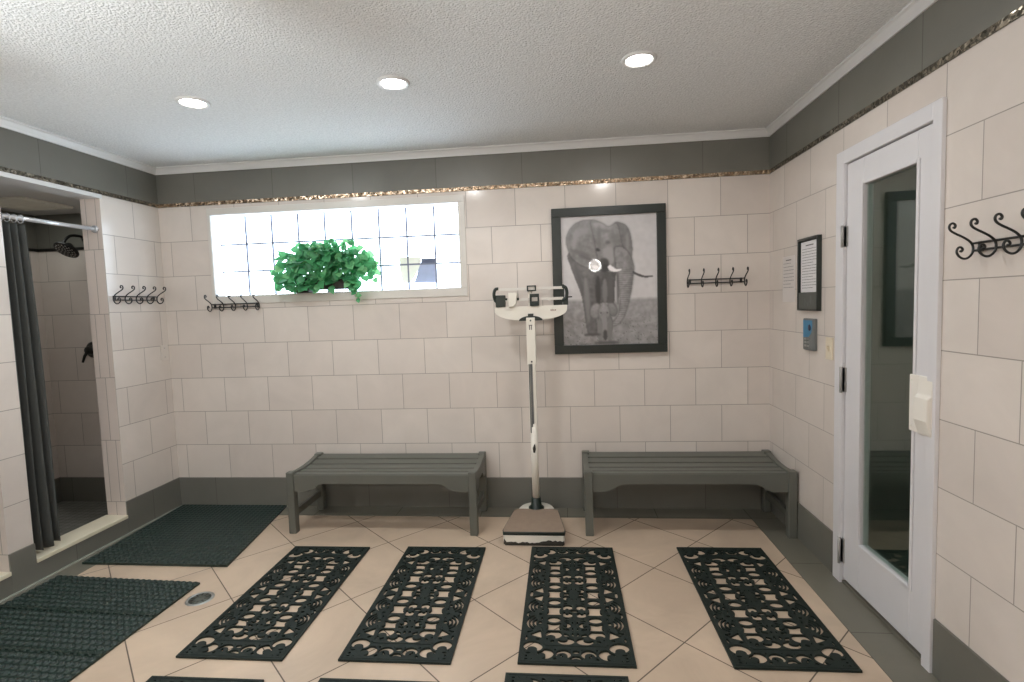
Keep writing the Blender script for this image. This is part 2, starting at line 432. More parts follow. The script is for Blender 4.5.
b.box(WX0, 0, WZ0-.001, WX1, GY, WZ0+q); b.box(WX0, 0, WZ1-q, WX1, GY, WZ1); b.box(WX0, 0, WZ0+q, WX0+q, GY, WZ1-q); b.box(WX1-q, 0, WZ0+q, WX1, GY, WZ1-q)
b.build('window_sill', 'white_paint', win)

# ------------------------------------------------------------------ door to the dark steam room
LY0, LY1, LZ0, LZ1 = -.951, -1.548, .026, 2.066
GY0, GY1, GZ0, GZ1 = -1.088, -1.452, .262, 1.943
b = MB(); X0, X1 = W, W+.04
b.box(X0, LY1, LZ0, X1, GY1, LZ1); b.box(X0, GY0, LZ0, X1, LY0, LZ1); b.box(X0, GY1, LZ0, X1, GY0, GZ0); b.box(X0, GY1, GZ1, X1, GY0, LZ1)
door = struct(b, 'door_1', 'casing', bevel=.003)
b = MB(); e = .016
b.box(W-.006, GY1-e, GZ0-e, W, GY1, GZ1+e); b.box(W-.006, GY0, GZ0-e, W, GY0+e, GZ1+e); b.box(W-.006, GY1, GZ0-e, W, GY0, GZ0); b.box(W-.006, GY1, GZ1, W, GY0, GZ1+e)
b.build('glazing_bead', 'casing', door, bevel=.003)
b = MB(); b.box(W+.016, GY1, GZ0, W+.022, GY0, GZ1); b.build('glass_pane', 'glass', door)
for z0, z1 in ((1.679, 1.775), (.972, 1.092), (.107, .231)):
    b = MB(); b.box(W-.0175, -.947, z0, W-.001, -.927, z1); b.box(W-.003, -.962, z0, W, -.951, z1); b.tube([(W-.021, -.950, z0-.004), (W-.021, -.950, z1+.004)], .0065, 10)
    b.build('hinge', 'hinge', door)
# push plate with pull
b = MB(); b.box(W-.010, -1.548, .905, W, -1.444, 1.128)
for y, z in ((-1.457, 1.108), (-1.457, .925)): b.lathe([(.0, -.0035), (.004, -.003), (.005, 0)], (W-.010, y, z), 10, 'x')
hd = b.build('pull_plate', 'plastic_white', door, bevel=.003, label='white plastic pull plate')
b = MB()
b.prism([(W-.008, 1.132), (W-.015, 1.130), (W-.020, 1.062), (W-.034, 1.050), (W-.036, .965), (W-.016, .905), (W-.006, .902)], 'y', -1.584, -1.506)
b.build('pull_grip', 'plastic_white', hd, bevel=.006)
b = MB(); b.lathe([(.012, 0), (.012, -.006), (.009, -.010), (0, -.011)], (W-.010, -1.490, 1.02), 14, 'x'); b.build('lock_button', 'plastic_white', hd)
# casing (a trim of its own) and threshold
cw = .061
b = MB()
for (ya, yb, za, zb_) in ((LY0+.004, -.878, 0, 2.133), (-1.600, LY1-.004, 0, 2.133), (LY1-.004, LY0+.004, LZ1+.004, 2.133)):
    b.box(W-.016, min(ya, yb), za, W, max(ya, yb), zb_)
    b.box(W, min(ya, yb), za, W+.05, max(ya, yb), zb_) if False else None
b.box(W+.0, LY0+.004, 0, W+.12, DY0, DZ); b.box(W, DY1, 0, W+.12, LY1-.004, DZ); b.box(W, LY1-.004, LZ1+.004, W+.12, LY0+.004, DZ)
struct(b, 'trim_17', 'casing', bevel=.002)
b = MB(); b.box(W-.004, LY1-.004, 0, W+.12, LY0+.004, .014); struct(b, 'trim_18', pbr('threshold metal', (120, 116, 106), .45, metal=.3))
# the dark room beyond the door
b = MB(); r0, r1 = W+.12, W+1.7
b.box(r1, -2.4, -.1, r1+.1, 0, 2.5); b.box(r0, -2.5, -.1, r1, -2.4, 2.5); b.box(r0, 0, -.1, r1, .1, 2.5)
b.box(r0, -2.4, 2.4, r1, 0, 2.5); b.box(r0, -2.4, -.1, r1, 0, .0)
struct(b, 'wall_steam', 'plain_dark')

sl = thing('added_bulkhead_lamp', 'small added bulkhead lamp brightening the dim room beyond the glass door', 'lamp', (W+1.1, -1.0, 2.4))  # added out of view to lift the room behind the door glass
b = MB(); b.lathe([(.09, 0), (.09, -.03), (.08, -.04)], (W+1.1, -1.0, 2.4), 24); b.build('rim', 'white_paint', sl)
b = MB(); b.lathe([(.078, -.03), (.07, -.05), (.04, -.07), (0, -.075)], (W+1.1, -1.0, 2.4), 24); b.build('lens', emit_mat('added lamp lens', (240, 250, 240), 1.5), sl)
d = bpy.data.lights.new('steam_fill_light', 'AREA'); d.shape = 'DISK'; d.size = .14; d.energy = 2.5; d.color = (.88, 1, .92)
o = bpy.data.objects.new('steam_fill_light', d); COL.objects.link(o); o.location = (W+1.1, -1.0, 2.32)

# ================================================================== CEILING LIGHTS
def downlight(loc, label, first=[None]):
    if first[0] is None:
        t = thing('recessed_light', label, 'ceiling light', loc, 'recessed ceiling lights')
        b = MB(); x, y, z = loc
        b.lathe([(.058, -.003), (.062, -.009), (.072, -.010), (.078, -.006), (.080, 0)], loc, 32); 
        b.f = [f for f in b.f if len(f) == 4]; b.mi = b.mi[:len(b.f)]; b.smooth = set(range(len(b.f)))
        b.build('trim_ring', 'white_paint', t)
        b = MB(); b.lathe([(0, -.006), (.03, -.006), (.059, -.004), (.059, 0)], loc, 32); b.build('lens', 'lens', t)
        first[0] = t; return t
    return dup(first[0], loc, 0, label)
LIGHTS = [(1.112, -1.074, ZC), (2.175, -1.118, ZC), (3.328, -1.161, ZC)]
LLAB = ['round recessed ceiling light nearest the shower, above the left part of the window',
        'round recessed ceiling light in the middle of the row, above the window\'s right half',
        'round recessed ceiling light above the elephant picture, nearest the door']
for p, l in zip(LIGHTS, LLAB): downlight(p, l)
def area(loc, energy, size, col):
    d = bpy.data.lights.new('lamp_light', 'AREA'); d.shape = 'DISK'; d.size = size; d.energy = energy; d.color = col
    o = bpy.data.objects.new('lamp_light', d); COL.objects.link(o); o.location = loc
    return o
DL = 9.0
for (p, c, k) in zip(LIGHTS, ((.93, .98, 1), (1, .99, .97), (1, .975, .94)), (1., 1., 1.)): area((p[0], p[1], ZC-.012), DL*k, .11, c)
# frosted globe lamps added out of view to brighten the room
def fill_globe_lamp(x, y, z, r, energy, col, label):
    g = thing('fill_globe_lamp', label, 'added fill lamp', (x, y, ZC))
    b = MB(); b.lathe([(.07, 0), (.07, -.02), (.02, -.03), (.010, -.05), (.010, z-ZC+r)], (x, y, ZC), 20); b.build('stem', 'white_paint', g)
    b = MB(); b.sphere((x, y, z), r, 24); b.build('globe', 'globe', g)
    d = bpy.data.lights.new('globe_fill_light', 'POINT'); d.energy = energy; d.shadow_soft_size = r*1.05; d.color = col
    o = bpy.data.objects.new('globe_fill_light', d); COL.objects.link(o); o.location = (x, y, z)
fill_globe_lamp(.75, -2.75, 1.98, .10, 24, (.93, .98, 1), 'added frosted globe fill lamp hanging beside the shower stalls')
fill_globe_lamp(1.45, -2.75, 1.98, .10, 34, (.96, .99, 1), 'added frosted globe fill lamp hanging over the studded rubber mat')
fill_globe_lamp(3.43, -4.20, 1.985, .08, 66, (1, .975, .94), 'added frosted globe fill lamp hanging behind the camera')

# uplighter floor lamps added unseen behind the camera to brighten the ceiling
def uplighter(x, y, z, energy, col, label):
    g = thing('fill_uplighter', label, 'floor lamp', (x, y, 0))
    b = MB(); b.lathe([(.14, 0), (.14, .015), (.02, .03), (.014, .04), (.014, z-.10)], (x, y, 0), 24); b.build('stand', 'black_iron', g)
    b = MB(); b.lathe([(.03, -.11), (.10, -.07), (.16, -.005), (.165, .01), (.155, .01), (.09, -.06), (0, -.09)], (x, y, z), 28); b.build('bowl', 'white_paint', g)
    d = bpy.data.lights.new('uplight_fill', 'AREA'); d.shape = 'DISK'; d.size = .28; d.energy = energy; d.color = col
    o = bpy.data.objects.new('uplight_fill', d); COL.objects.link(o); o.location = (x, y, z+.012); o.rotation_euler = (PI, 0, 0)
uplighter(.9, -3.5, 1.5, 78, (.90, .97, 1), 'added black uplighter brightening the ceiling, behind the camera beside the shower wall')
uplighter(2.0, -4.9, 1.5, 80, (1, .99, .97), 'added black uplighter brightening the ceiling, by the wall behind the camera')

# ================================================================== BENCHES
def make_bench(label, loc):
    hw, hd = .627, .222; lw = .05
    t = thing('bench', label, 'bench', (0, 0, 0), 'grey slatted benches')
    def zs(y): return .407+.008*y/hd-.024*(1-(y/hd)**2)
    b = MB(); ny = 5; inner = 2*hd-.03; gap = .019; w = (inner-gap*(ny-1))/ny
    for k in range(ny):
        ya = -inner/2+k*(w+gap); yb = ya+w
        b.prism([(ya, zs(ya)), ((ya+yb)/2, zs((ya+yb)/2)), (yb, zs(yb)), (yb, zs(yb)-.018), (ya, zs(ya)-.018)], 'x', -hw+.036, hw-.036)
    b.build('seat', 'bench', t, bevel=.001)
    for sx in (-1, 1):
        for sy in (-1, 1):
            b = MB(); x0 = sx*hw; x1 = sx*(hw-lw); y0 = sy*hd; y1 = sy*(hd-.05)
            b.box(x0, y0, 0, x1, y1, .410+.005*(1+sy)); b.build('leg', 'bench', t, bevel=.005)
    for sy in (-1, 1):
        x = hw-lw
        half = [(x, .282), (x-.095, .282), (x-.100, .290), (x-.118, .292), (x-.135, .300), (x-.160, .322), (x-.185, .331)]
        pts = [(-x, .392), (x, .392)]+half+[(-p, z) for p, z in half[::-1]]
        b = MB(); b.prism(pts, 'y', sy*(hd-.008), sy*(hd-.030)); b.build('apron', 'bench', t, bevel=.002)
    for sx in (-1, 1):
        y = hd-.05; n = 12
        top = [(-y+2*y*k/n, zs(-y+2*y*k/n)+.010) for k in range(n+1)]
        bot = [(y, .270), (y-.06, .270), (y-.075, .285), (y-.11, .318), (-y+.11, .318), (-y+.075, .285), (-y+.06, .270), (-y, .270)]
        b = MB(); b.prism(top+bot, 'x', sx*(hw-.002), sx*(hw-.036)); b.build('side_rail', 'bench', t, bevel=.003)
        b = MB(); b.box(sx*(hw-.012), -y, .105, sx*(hw-.038), y, .150); b.build('stretcher', 'bench', t, bevel=.003)
    t.location = loc
    return t
b1 = make_bench('grey slatted wooden bench beneath the glass block window', (1.757, -.252, 0))
b2 = dup(b1, (3.688, -.238, 0), 0, 'grey slatted wooden bench beneath the elephant picture, beside the door wall')

# ================================================================== COAT HOOK RACKS
def make_rack(label):
    t = thing('coat_hook_rack', label, 'coat hooks', (0, 0, 0), 'wrought iron coat hook racks')
    L = .37; n = 5; b = MB()
    for z in (-.012, .012): b.tube([(-L/2, -.012, z), (L/2, -.012, z)], .0040, 8)
    for x in (-L/2+.02, L/2-.02): b.box(x-.006, -.010, -.017, x+.006, 0, .017)
    b.build('rail', 'black_iron', t)
    P2 = [(-.089, .073), (-.083, .071), (-.081, .079), (-.088, .087), (-.099, .084), (-.103, .073), (-.097, .061), (-.080, .050), (-.054, .037), (-.033, .024),
          (-.020, .010), (-.016, -.006), (-.020, -.024), (-.034, -.038), (-.050, -.040), (-.066, -.031), (-.074, -.016), (-.070, -.002), (-.060, .001), (-.053, -.007), (-.057, -.014), (-.063, -.012)]
    for k in range(n):
        x = -L/2+L*k/(n-1)
        pts = smooth_path([(x, p*.86, z*.92) for p, z in P2], 4)
        b = MB(); b.tube(pts, .0038, 8)
        b.build('hook', 'black_iron', t)
    return t
r1 = make_rack('black iron coat hook rack under the left end of the window')
r1.location = (.562, 0, 1.514)
dup(r1, (3.975, 0, 1.566), 0, 'black iron coat hook rack to the right of the elephant picture')
dup(r1, (0, -.282, 1.582), PI/2, 'black iron coat hook rack on the wall beside the shower opening')
dup(r1, (W, -1.940, 1.592), -PI/2, 'large looking black iron coat hook rack on the wall past the white door')

# ================================================================== FRAMED PICTURE
FX0, FX1, FZ0, FZ1 = 2.892, 3.653, 1.100, 2.092
IX0, IX1, IZ0, IZ1 = 2.955, 3.593, 1.158, 2.034
pic = thing('framed_picture', 'black framed grey photograph of an elephant walking with its calf', 'picture', ((FX0+FX1)/2, 0, FZ0))
b = MB()
for (x0, x1, z0, z1) in ((FX0, FX1, FZ0, IZ0), (FX0, FX1, IZ1, FZ1), (FX0, IX0, IZ0, IZ1), (IX1, FX1, IZ0, IZ1)): b.box(x0, -.032, z0, x1, -.001, z1)
b.build('frame', 'frame_black', pic, bevel=.0025)

def paint_print(w=150, h=204):
    # grey values over a 517 x 682 drawing grid; the sheet spans 33..480 by 45..655
    X, Y = np.meshgrid(33+447*np.arange(w)/(w-1), 45+610*np.arange(h)/(h-1))
    rng = np.random.RandomState(3)
    def blur(a, n):
        for _ in range(n):
            a = (a+np.roll(a, 1, 0)+np.roll(a, -1, 0)+np.roll(a, 1, 1)+np.roll(a, -1, 1))/5
        return a
    n1 = blur(rng.randn(h, w), 4); n1 /= n1.std(); n2 = blur(rng.randn(h, w), 14); n2 /= n2.std()
    def poly(pts, soft=1):
        pts = np.array(smooth2(pts)); ins = np.zeros(X.shape, bool); j = len(pts)-1
        for i in range(len(pts)):
            xi, yi = pts[i]; xj, yj = pts[j]
            c = ((yi > Y) != (yj > Y)) & (X < (xj-xi)*(Y-yi)/(yj-yi+1e-9)+xi); ins ^= c; j = i
        return blur(ins.astype(float), soft)
    def smooth2(pts):
        out = []; n = len(pts)
        for i in range(n):
            p0, p1, p2, p3 = [np.array(pts[(i+k-1) % n], float) for k in range(4)]
            for t in (0, .25, .5, .75):
                out.append(.5*((2*p1)+(p2-p0)*t+(2*p0-5*p1+4*p2-p3)*t*t+(3*p1-p0-3*p2+p3)*t**3))
        return out
    def ell(cx, cy, rx, ry, soft=1, a=0):
        c, s = math.cos(a), math.sin(a); dx, dy = X-cx, Y-cy
        return blur(((((dx*c+dy*s)/rx)**2+((-dx*s+dy*c)/ry)**2) < 1).astype(float), soft)
    img = 184+2*(Y-45)/100.+1.5*n2
    g = np.clip((Y-432)/16, 0, 1); img = img*(1-g)+g*(160-.05*(Y-432)+2*n1+4*n2)
    sp = (blur(rng.randn(h, w), 1) > .75) & (Y > 505); img = img-sp*26*np.clip((Y-500)/60, 0, 1)
    def lay(m, v): 
        nonlocal img; img = img*(1-m)+m*v
    body = poly([(66, 215), (74, 275), (96, 340), (118, 400), (132, 470), (140, 545), (150, 600), (172, 608), (196, 600), (194, 530), (196, 470), (232, 455), (272, 462), (284, 420), (292, 330), (286, 240), (170, 190)])
    lay(body, 118+3*n2+2*n1-16*np.clip((X-180)/60, 0, 1))
    lay(ell(203, 400, 12, 75, 3), 84); lay(ell(262, 395, 14, 62, 3), 108); lay(ell(235, 400, 12, 60, 3), 132)
    lay(poly([(288, 330), (296, 330), (300, 440), (290, 458), (280, 420)]), 172)
    lay(ell(150, 440, 12, 110, 4, -.06), 138); lay(ell(112, 330, 10, 70, 4, -.25), 112)
    ear_l = poly([(58, 165), (62, 130), (80, 98), (108, 76), (150, 64), (188, 74), (206, 130), (200, 205), (206, 255), (190, 288), (150, 284), (104, 258), (74, 222)])
    lay(blur(ear_l, 5), 88); lay(ear_l, 136+3*n2+2*n1+10*np.clip((150-Y)/80, 0, 1))
    lay(ell(120, 215, 52, 10, 5, .35), 122); lay(ell(130, 120, 40, 14, 6, -.4), 148)
    ear_r = poly([(288, 84), (328, 90), (350, 114), (362, 160), (366, 215), (356, 262), (334, 272), (312, 215), (296, 150)])
    lay(blur(ear_r, 5), 92); lay(ear_r, 132+3*n2+2*n1); lay(ell(345, 190, 9, 60, 4), 144)
    head = poly([(176, 68), (226, 80), (258, 100), (296, 86), (312, 150), (326, 230), (318, 300), (268, 312), (226, 296), (204, 240), (192, 160)])
    lay(blur(head, 6), 92); lay(head, 145+3*n2+2*n1-14*np.abs(X-252)/70+10*np.clip((150-Y)/60, 0, 1))
    lay(ell(212, 90, 30, 12, 5, .3), 160); lay(ell(214, 150, 8, 60, 8), 128); lay(ell(206, 205, 11, 7, 2, .5), 84); lay(ell(302, 200, 9, 7, 2, -.5), 84); lay(ell(254, 172, 12, 8, 5), 116); lay(ell(258, 235, 30, 44, 6), 156)
    lay(ell(240, 118, 30, 6, 7, .15), 132); lay(ell(282, 150, 6, 40, 7, -.15), 130)
    lay(ell(232, 274, 26, 30, 4), 96); lay(ell(238, 292, 24, 18, 4), 82); lay(ell(150, 240, 40, 8, 4, .4), 116); lay(ell(100, 150, 12, 50, 5, .2), 150)
    trunk = poly([(284, 205), (316, 196), (350, 225), (372, 285), (367, 345), (358, 405), (342, 468), (320, 528), (292, 560), (258, 570), (246, 556), (278, 542), (302, 500), (306, 430), (298, 370), (292, 300)])
    lay(blur(trunk, 6), 88); lay(trunk, 146+3*n2+3*n1+7*np.sin(Y*.62)*np.clip((Y-270)/60, 0, 1)-18*np.clip((X-330)/40, 0, 1))
    lay(ell(296, 380, 5, 90, 3), 112)
    lay(poly([(252, 284), (262, 278), (276, 288), (292, 298), (314, 298), (314, 304), (292, 311), (268, 308), (254, 298)]), 226)
    lay(poly([(176, 278), (190, 274), (206, 280), (206, 294), (192, 298), (180, 290)], 1), 196)
    lay(poly([(368, 310), (382, 318), (420, 334), (458, 336), (456, 341), (416, 342), (384, 330), (368, 320)], 1), 92)
    for (cx, cy, rx, ry, v, a) in ((190, 494, 26, 36, 152, .25), (268, 488, 20, 32, 142, -.3)): lay(ell(cx, cy, rx+3, ry+3, 3, a), v-36); lay(ell(cx, cy, rx, ry, 3, a), v+3*n1+.25*(480-Y))
    lay(ell(232, 560, 38, 62, 2), 112); lay(ell(232, 560, 33, 58, 2), 140+3*n1); lay(blur(ell(229, 504, 27, 44, 2), 5), 118); lay(ell(229, 504, 25, 42, 3), 152+3*n1+.3*(490-Y))
    lay(poly([(196, 545), (216, 550), (218, 640), (200, 642)]), 138); lay(poly([(246, 550), (266, 545), (262, 636), (246, 636)]), 134)
    lay(poly([(216, 520), (238, 520), (240, 580), (232, 612), (222, 608), (222, 570)]), 148); lay(ell(214, 504, 4, 3, 1), 96); lay(ell(244, 503, 4, 3, 1), 98)
    lay(ell(233, 610, 10, 26, 2), 96); lay(ell(240, 646, 60, 8, 4), 110); lay(ell(172, 606, 40, 7, 4), 104)
    return np.clip(150+(img-150)*1.5-14, 16, 240)
img = paint_print(); h_, w_ = img.shape
me = bpy.data.meshes.new('photo_print')
ox, oz = (FX0+FX1)/2, FZ0
vs = [(IX0+(IX1-IX0)*i/(w_-1)-ox, -.014, IZ1-(IZ1-IZ0)*j/(h_-1)-oz) for j in range(h_) for i in range(w_)]
fs = [(j*w_+i, (j+1)*w_+i, (j+1)*w_+i+1, j*w_+i+1) for j in range(h_-1) for i in range(w_-1)]
nb = len(vs); vs += [(IX0-ox, -.004, IZ1-oz), (IX1-ox, -.004, IZ1-oz), (IX1-ox, -.004, IZ0-oz), (IX0-ox, -.004, IZ0-oz)]; fs.append((nb, nb+1, nb+2, nb+3))
me.from_pydata(vs, [], fs)
ca = me.color_attributes.new('ink', 'FLOAT_COLOR', 'POINT')
v = img.ravel()/255.; l = np.where(v <= .04045, v/12.92, ((v+.055)/1.055)**2.4)
arr = np.ones((len(vs), 4), np.float32); arr[:len(l), 0] = l*1.02; arr[:len(l), 1] = l*.985; arr[:len(l), 2] = l*1.0; ca.data.foreach_set('color', arr.ravel())
me.materials.append(M['print']); o = bpy.data.objects.new('photo_print', me); COL.objects.link(o); o.parent = pic
o['label'] = 'grey photograph of a large elephant and a calf'

# ================================================================== WALL NOTICES, KEYPAD, SWITCHES
def ink_lines(b, y0, y1, zt, zb, n, x, seed, head=True):
    r = random.Random(seed); w = abs(y1-y0)
    b.box(x, y0-.28*w, zt-.012, x+.0004, y0-.72*w, zt-.006) if head else None
    for k in range(n):
        z = zt-.03-(zt-.03-zb)*k/(n-1); y = y0-.08*w; end = y1+w*r.choice((.06, .08, .1, .3))
        while y > end:
            l = r.uniform(.006, .022); ye = max(end, y-l); b.box(x, y, z, x+.0004, ye, z+.0028); y = ye-.004
nb_ = thing('notice_case', 'black framed notice case with a printed sheet on the wall left of the white door', 'notice board', (W, -.589, 1.362))
b = MB(); cy0, cy1, cz0, cz1, cd = -.470, -.708, 1.365, 1.768, .026
for (ya, yb, za, zb_) in ((cy0, cy0-.011, cz0, cz1), (cy1+.009, cy1, cz0, cz1), (cy0-.011, cy1+.009, cz0, cz0+.010), (cy0-.011, cy1+.009, cz1-.014, cz1)): b.box(W-cd, yb, za, W-.001, ya, zb_)
b.box(W-.008, cy1+.009, cz0+.010, W-.002, cy0-.011, cz1-.014)
b.build('case', 'frame_black', nb_, bevel=.0015)
b = MB(); b.box(W-.012, cy1+.012, 1.467, W-.009, cy0-.018, 1.748); sh = b.build('notice_sheet', 'paper', nb_)
b = MB(); ink_lines(b, cy0-.018, cy1+.012, 1.735, 1.49, 15, W-.0126, 4); b.build('print_lines', 'ink', sh)
b = MB(); b.box(W-.022, cy1+.010, cz0+.010, W-.009, cy0-.012, 1.466); b.build('pocket', 'pocket', nb_)
b = MB()
for k in range(9): b.box(W-.0226, -.560-.012*k+random.uniform(-.004, .004), 1.388+random.uniform(0, .03), W-.0221, -.566-.012*k, 1.40+random.uniform(.01, .05))
b.build('pocket_marks', 'keypad', nb_)
b = MB(); b.box(W-.0015, -.381, 1.413, W+.001, -.211, 1.690)
pp = tag(b.build('paper_notice', pbr('thin off white paper', (212, 206, 203), .8, var=.02)), 'plain white paper notice taped to the wall beside the black notice case', 'notice')
b = MB(); ink_lines(b, -.211, -.381, 1.675, 1.50, 8, W-.0020, 9); b.build('print_lines', 'ink', pp)
kp = thing('keypad', 'small grey wall keypad with a blue panel, under the notice case', 'keypad', (W, -.607, 1.146))
b = MB(); b.box(W-.022, -.664, 1.146, W+.001, -.538, 1.322); b.build('body', 'keypad', kp, bevel=.006)
b = MB(); b.prism([(-.546, 1.312), (-.648, 1.312), (-.652, 1.285), (-.640, 1.245), (-.612, 1.222), (-.546, 1.216)], 'x', W-.0235, W-.0215); b.build('blue_panel', 'key_blue', kp, label='blue printed panel')
b = MB(); b.lathe([(0, -.003), (.016, -.002), (.018, 0)], (W-.0235, -.622, 1.272), 16, 'x'); b.build('dial', 'key_dark', kp)
for i in range(3):
    for j in range(2):
        b = MB(); b.box(W-.0255, -.566-.03*j-.05*0, 1.165+.019*i, W-.0215, -.586-.03*j, 1.176+.019*i); b.build('key', 'steel', kp, bevel=.001)
sw = thing('light_switch', 'cream light switch plate next to the door casing', 'light switch', (W, -.799, 1.115))
b = MB(); b.box(W-.006, -.835, 1.115, W-.0003, -.763, 1.229); b.build('plate', 'plastic_cream', sw, bevel=.002)
b = MB(); b.prism([(W-.006, 1.185), (W-.006, 1.160), (W-.011, 1.160), (W-.018, 1.182), (W-.015, 1.186)], 'y', -.804, -.794); b.build('toggle', 'plastic_cream', sw)
M['plate_tile'] = pbr('tile coloured plate', (211, 204, 197), .4, var=.02)
cp = thing('blank_wall_plate', 'white blank plate low on the pale tile near the corner by the shower', 'wall plate', (0, -.052, 1.128))
b = MB(); b.box(.0003, -.088, 1.128, .006, -.018, 1.238); b.build('plate', 'plate_tile', cp, bevel=.002)
for z in (1.150, 1.216):
    b = MB(); b.lathe([(.0045, 0), (.004, .0015), (0, .002)], (.006, -.053, z), 10, 'x'); b.build('screw', 'steel', cp)

# ================================================================== PHYSICIAN'S SCALE
SXc, SYc = 2.743, -.215
sc = thing('beam_scale', 'white standing beam scale with a worn base between the two benches', 'scale', (SXc, -.36, 0))
def plat(z0, z1, g, b):
    pts = [(SXc-.178-g, -.598-g), (SXc+.185+g, -.598-g), (SXc+.190+g, -.57), (SXc+.146+g, -.275), (SXc+.120+g, -.245+g), (SXc-.122-g, -.245+g), (SXc-.146-g, -.275), (SXc-.184-g, -.57)]
    b.prism(pts, 'z', z0, z1)
b = MB(); plat(.012, .066, 0, b); b.build('base', 'scale_white', sc, bevel=.006)
b = MB(); plat(0, .012, -.006, b)
r_ = random.Random(5); x = SXc-.176; pts = [(SXc-.180, .010)]
top = []
while x < SXc+.184:
    k = (x-SXc)/.18; hgt = .016+.010*r_.random()+(.022 if k < -.93 else 0)+(.012 if k > .25 else 0); top.append((x, hgt)); x += .014
b.prism([(SXc-.180, .010)]+top+[(SXc+.186, .034), (SXc+.186, .010)], 'y', -.6005, -.592)
b.build('worn_foot', 'worn', sc, label='chipped dark lower edge of the base')
b = MB(); plat(.066, .0865, .004, b); b.build('mat_edge', 'scale_black', sc, bevel=.003)
b = MB(); plat(.0865, .0895, -.001, b); b.build('tread_mat', 'scale_mat', sc, label='taupe ribbed rubber tread')
b = MB(); b.lathe([(.120, 0), (.120, .070), (.112, .080), (0, .082)], (SXc, SYc, 0), 36); b.build('column_foot', 'scale_white', sc)
b = MB(); b.lathe([(.052, .078), (.052, .090), (.036, .104), (.032, .155), (.026, .158)], (SXc, SYc, 0), 24); b.build('collar', 'scale_black', sc)
b = MB(); b.tube([(SXc, SYc, .15), (SXc, SYc, .66)], .0245, 20); b.build('column', 'scale_white', sc)
b = MB(); b.prism([(SXc-.008, .47), (SXc+.004, .465), (SXc+.010, .49), (SXc+.006, .53), (SXc-.002, .52), (SXc-.010, .50)], 'y', SYc-.0262, SYc-.020); b.build('chipped_patch', 'worn', sc)
b = MB(); b.box(SXc-.024, SYc-.020, .62, SXc+.024, SYc+.020, 1.08); b.build('mast', 'scale_white', sc, bevel=.003)
b = MB(); b.box(SXc-.012, SYc-.024, .64, SXc+.004, SYc-.018, 1.06); b.box(SXc-.021, SYc-.022, .60, SXc-.014, SYc-.018, 1.06); b.build('height_rod', 'grey_strip', sc)
b = MB(); b.box(SXc-.029, SYc-.022, 1.055, SXc+.029, SYc+.024, 1.365); hs = b.build('sleeve', 'scale_white', sc, bevel=.003)
for z in (1.345, 1.075):
    b = MB(); b.lathe([(0, -.003), (.005, -.002), (.006, 0)], (SXc, SYc-.022, z), 12, 'y'); b.build('screw', 'ink', hs)
b = MB(); 0 and b.lathe([(0, -.003), (.004, -.002), (.005, 0)], (SXc, SYc-.022, 1.075), 12, 'y')
b.box(SXc-.010, SYc-.0235, 1.285, SXc-.004, SYc-.021, 1.315); b.box(SXc+.003, SYc-.0235, 1.285, SXc+.008, SYc-.021, 1.315); b.box(SXc-.012, SYc-.0235, 1.312, SXc+.010, SYc-.021, 1.317)
b.build('sleeve_marks', 'ink', hs)
NHEAD = set(SC.objects)
# head: fan plate, black arc, beams, brackets, poises
xc = SXc+.002; yh = SYc+.012; hwid = .238; n = 20
arc = [(xc-hwid, 1.452), (xc+hwid, 1.452), (xc+hwid, 1.432)]+[(xc+hwid*math.cos(PI*k/n), 1.432-.076*math.sin(PI*k/n)**.8) for k in range(1, n)]+[(xc-hwid, 1.415)]
b = MB(); b.prism(arc, 'y', yh-.022, yh-.004); fan = b.build('fan_plate', 'scale_white', sc, bevel=.002)
def text_mesh(body, size, name, mat, parent, loc, rot):
    cu = bpy.data.curves.new(name+'_curve', 'FONT'); cu.body = body; cu.size = size; cu.extrude = .0004; cu.align_x = 'CENTER'
    t = bpy.data.objects.new(name+'_tmp', cu); COL.objects.link(t)
    bpy.context.view_layer.update()
    me = bpy.data.meshes.new_from_object(t.evaluated_get(bpy.context.evaluated_depsgraph_get()))
    bpy.data.objects.remove(t); bpy.data.curves.remove(cu)
    me.materials.clear(); me.materials.append(M[mat]); me.name = name
    o = bpy.data.objects.new(name, me); COL.objects.link(o)
    o.parent = parent; o.location = Vector(loc)-world_loc(parent); o.rotation_euler = rot
    return o
text_mesh('seca', .022, 'printed_mark', 'red_ink', fan, (xc+.148, yh-.0228, 1.416), (PI/2, 0, 0))
b = MB(); seg = [(xc+.078*math.cos(PI*k/14), 1.356+.032*math.sin(PI*k/14)) for k in range(15)]
b.prism(seg, 'y', yh-.032, yh-.0225); b.box(xc-.018, yh-.030, 1.385, xc+.018, yh-.0225, 1.402); b.build('pivot_cover', 'scale_black', sc)
b = MB(); b.box(xc-.215, yh-.016, 1.556, xc+.215, yh-.008, 1.574); b.build('upper_beam', 'beam_silver', sc, bevel=.001)
b = MB(); b.box(xc-.215, yh-.018, 1.487, xc+.215, yh-.008, 1.505); b.build('lower_beam', 'beam_silver', sc, bevel=.001)
def cbr(s, b):
    pts = smooth_path([(xc+s*.208, yh-.012, 1.570), (xc+s*.228, yh-.012, 1.568), (xc+s*.238, yh-.012, 1.545), (xc+s*.238, yh-.012, 1.515), (xc+s*.228, yh-.012, 1.490), (xc+s*.208, yh-.012, 1.486)], 4)
    b.tube(pts, .0105, 8)
b = MB(); cbr(-1, b); b.box(xc-.228, yh-.014, 1.560, xc-.214, yh-.004, 1.580); b.build('beam_bracket', 'scale_black', sc)
b = MB(); cbr(1, b); b.box(xc+.212, yh-.014, 1.452, xc+.246, yh-.002, 1.50); b.tube([(xc+.236, yh-.012, 1.502), (xc+.272, yh-.012, 1.503)], .004, 8); b.box(xc+.206, yh-.014, 1.47, xc+.222, yh-.004, 1.585); b.build('beam_bracket', 'scale_black', sc)
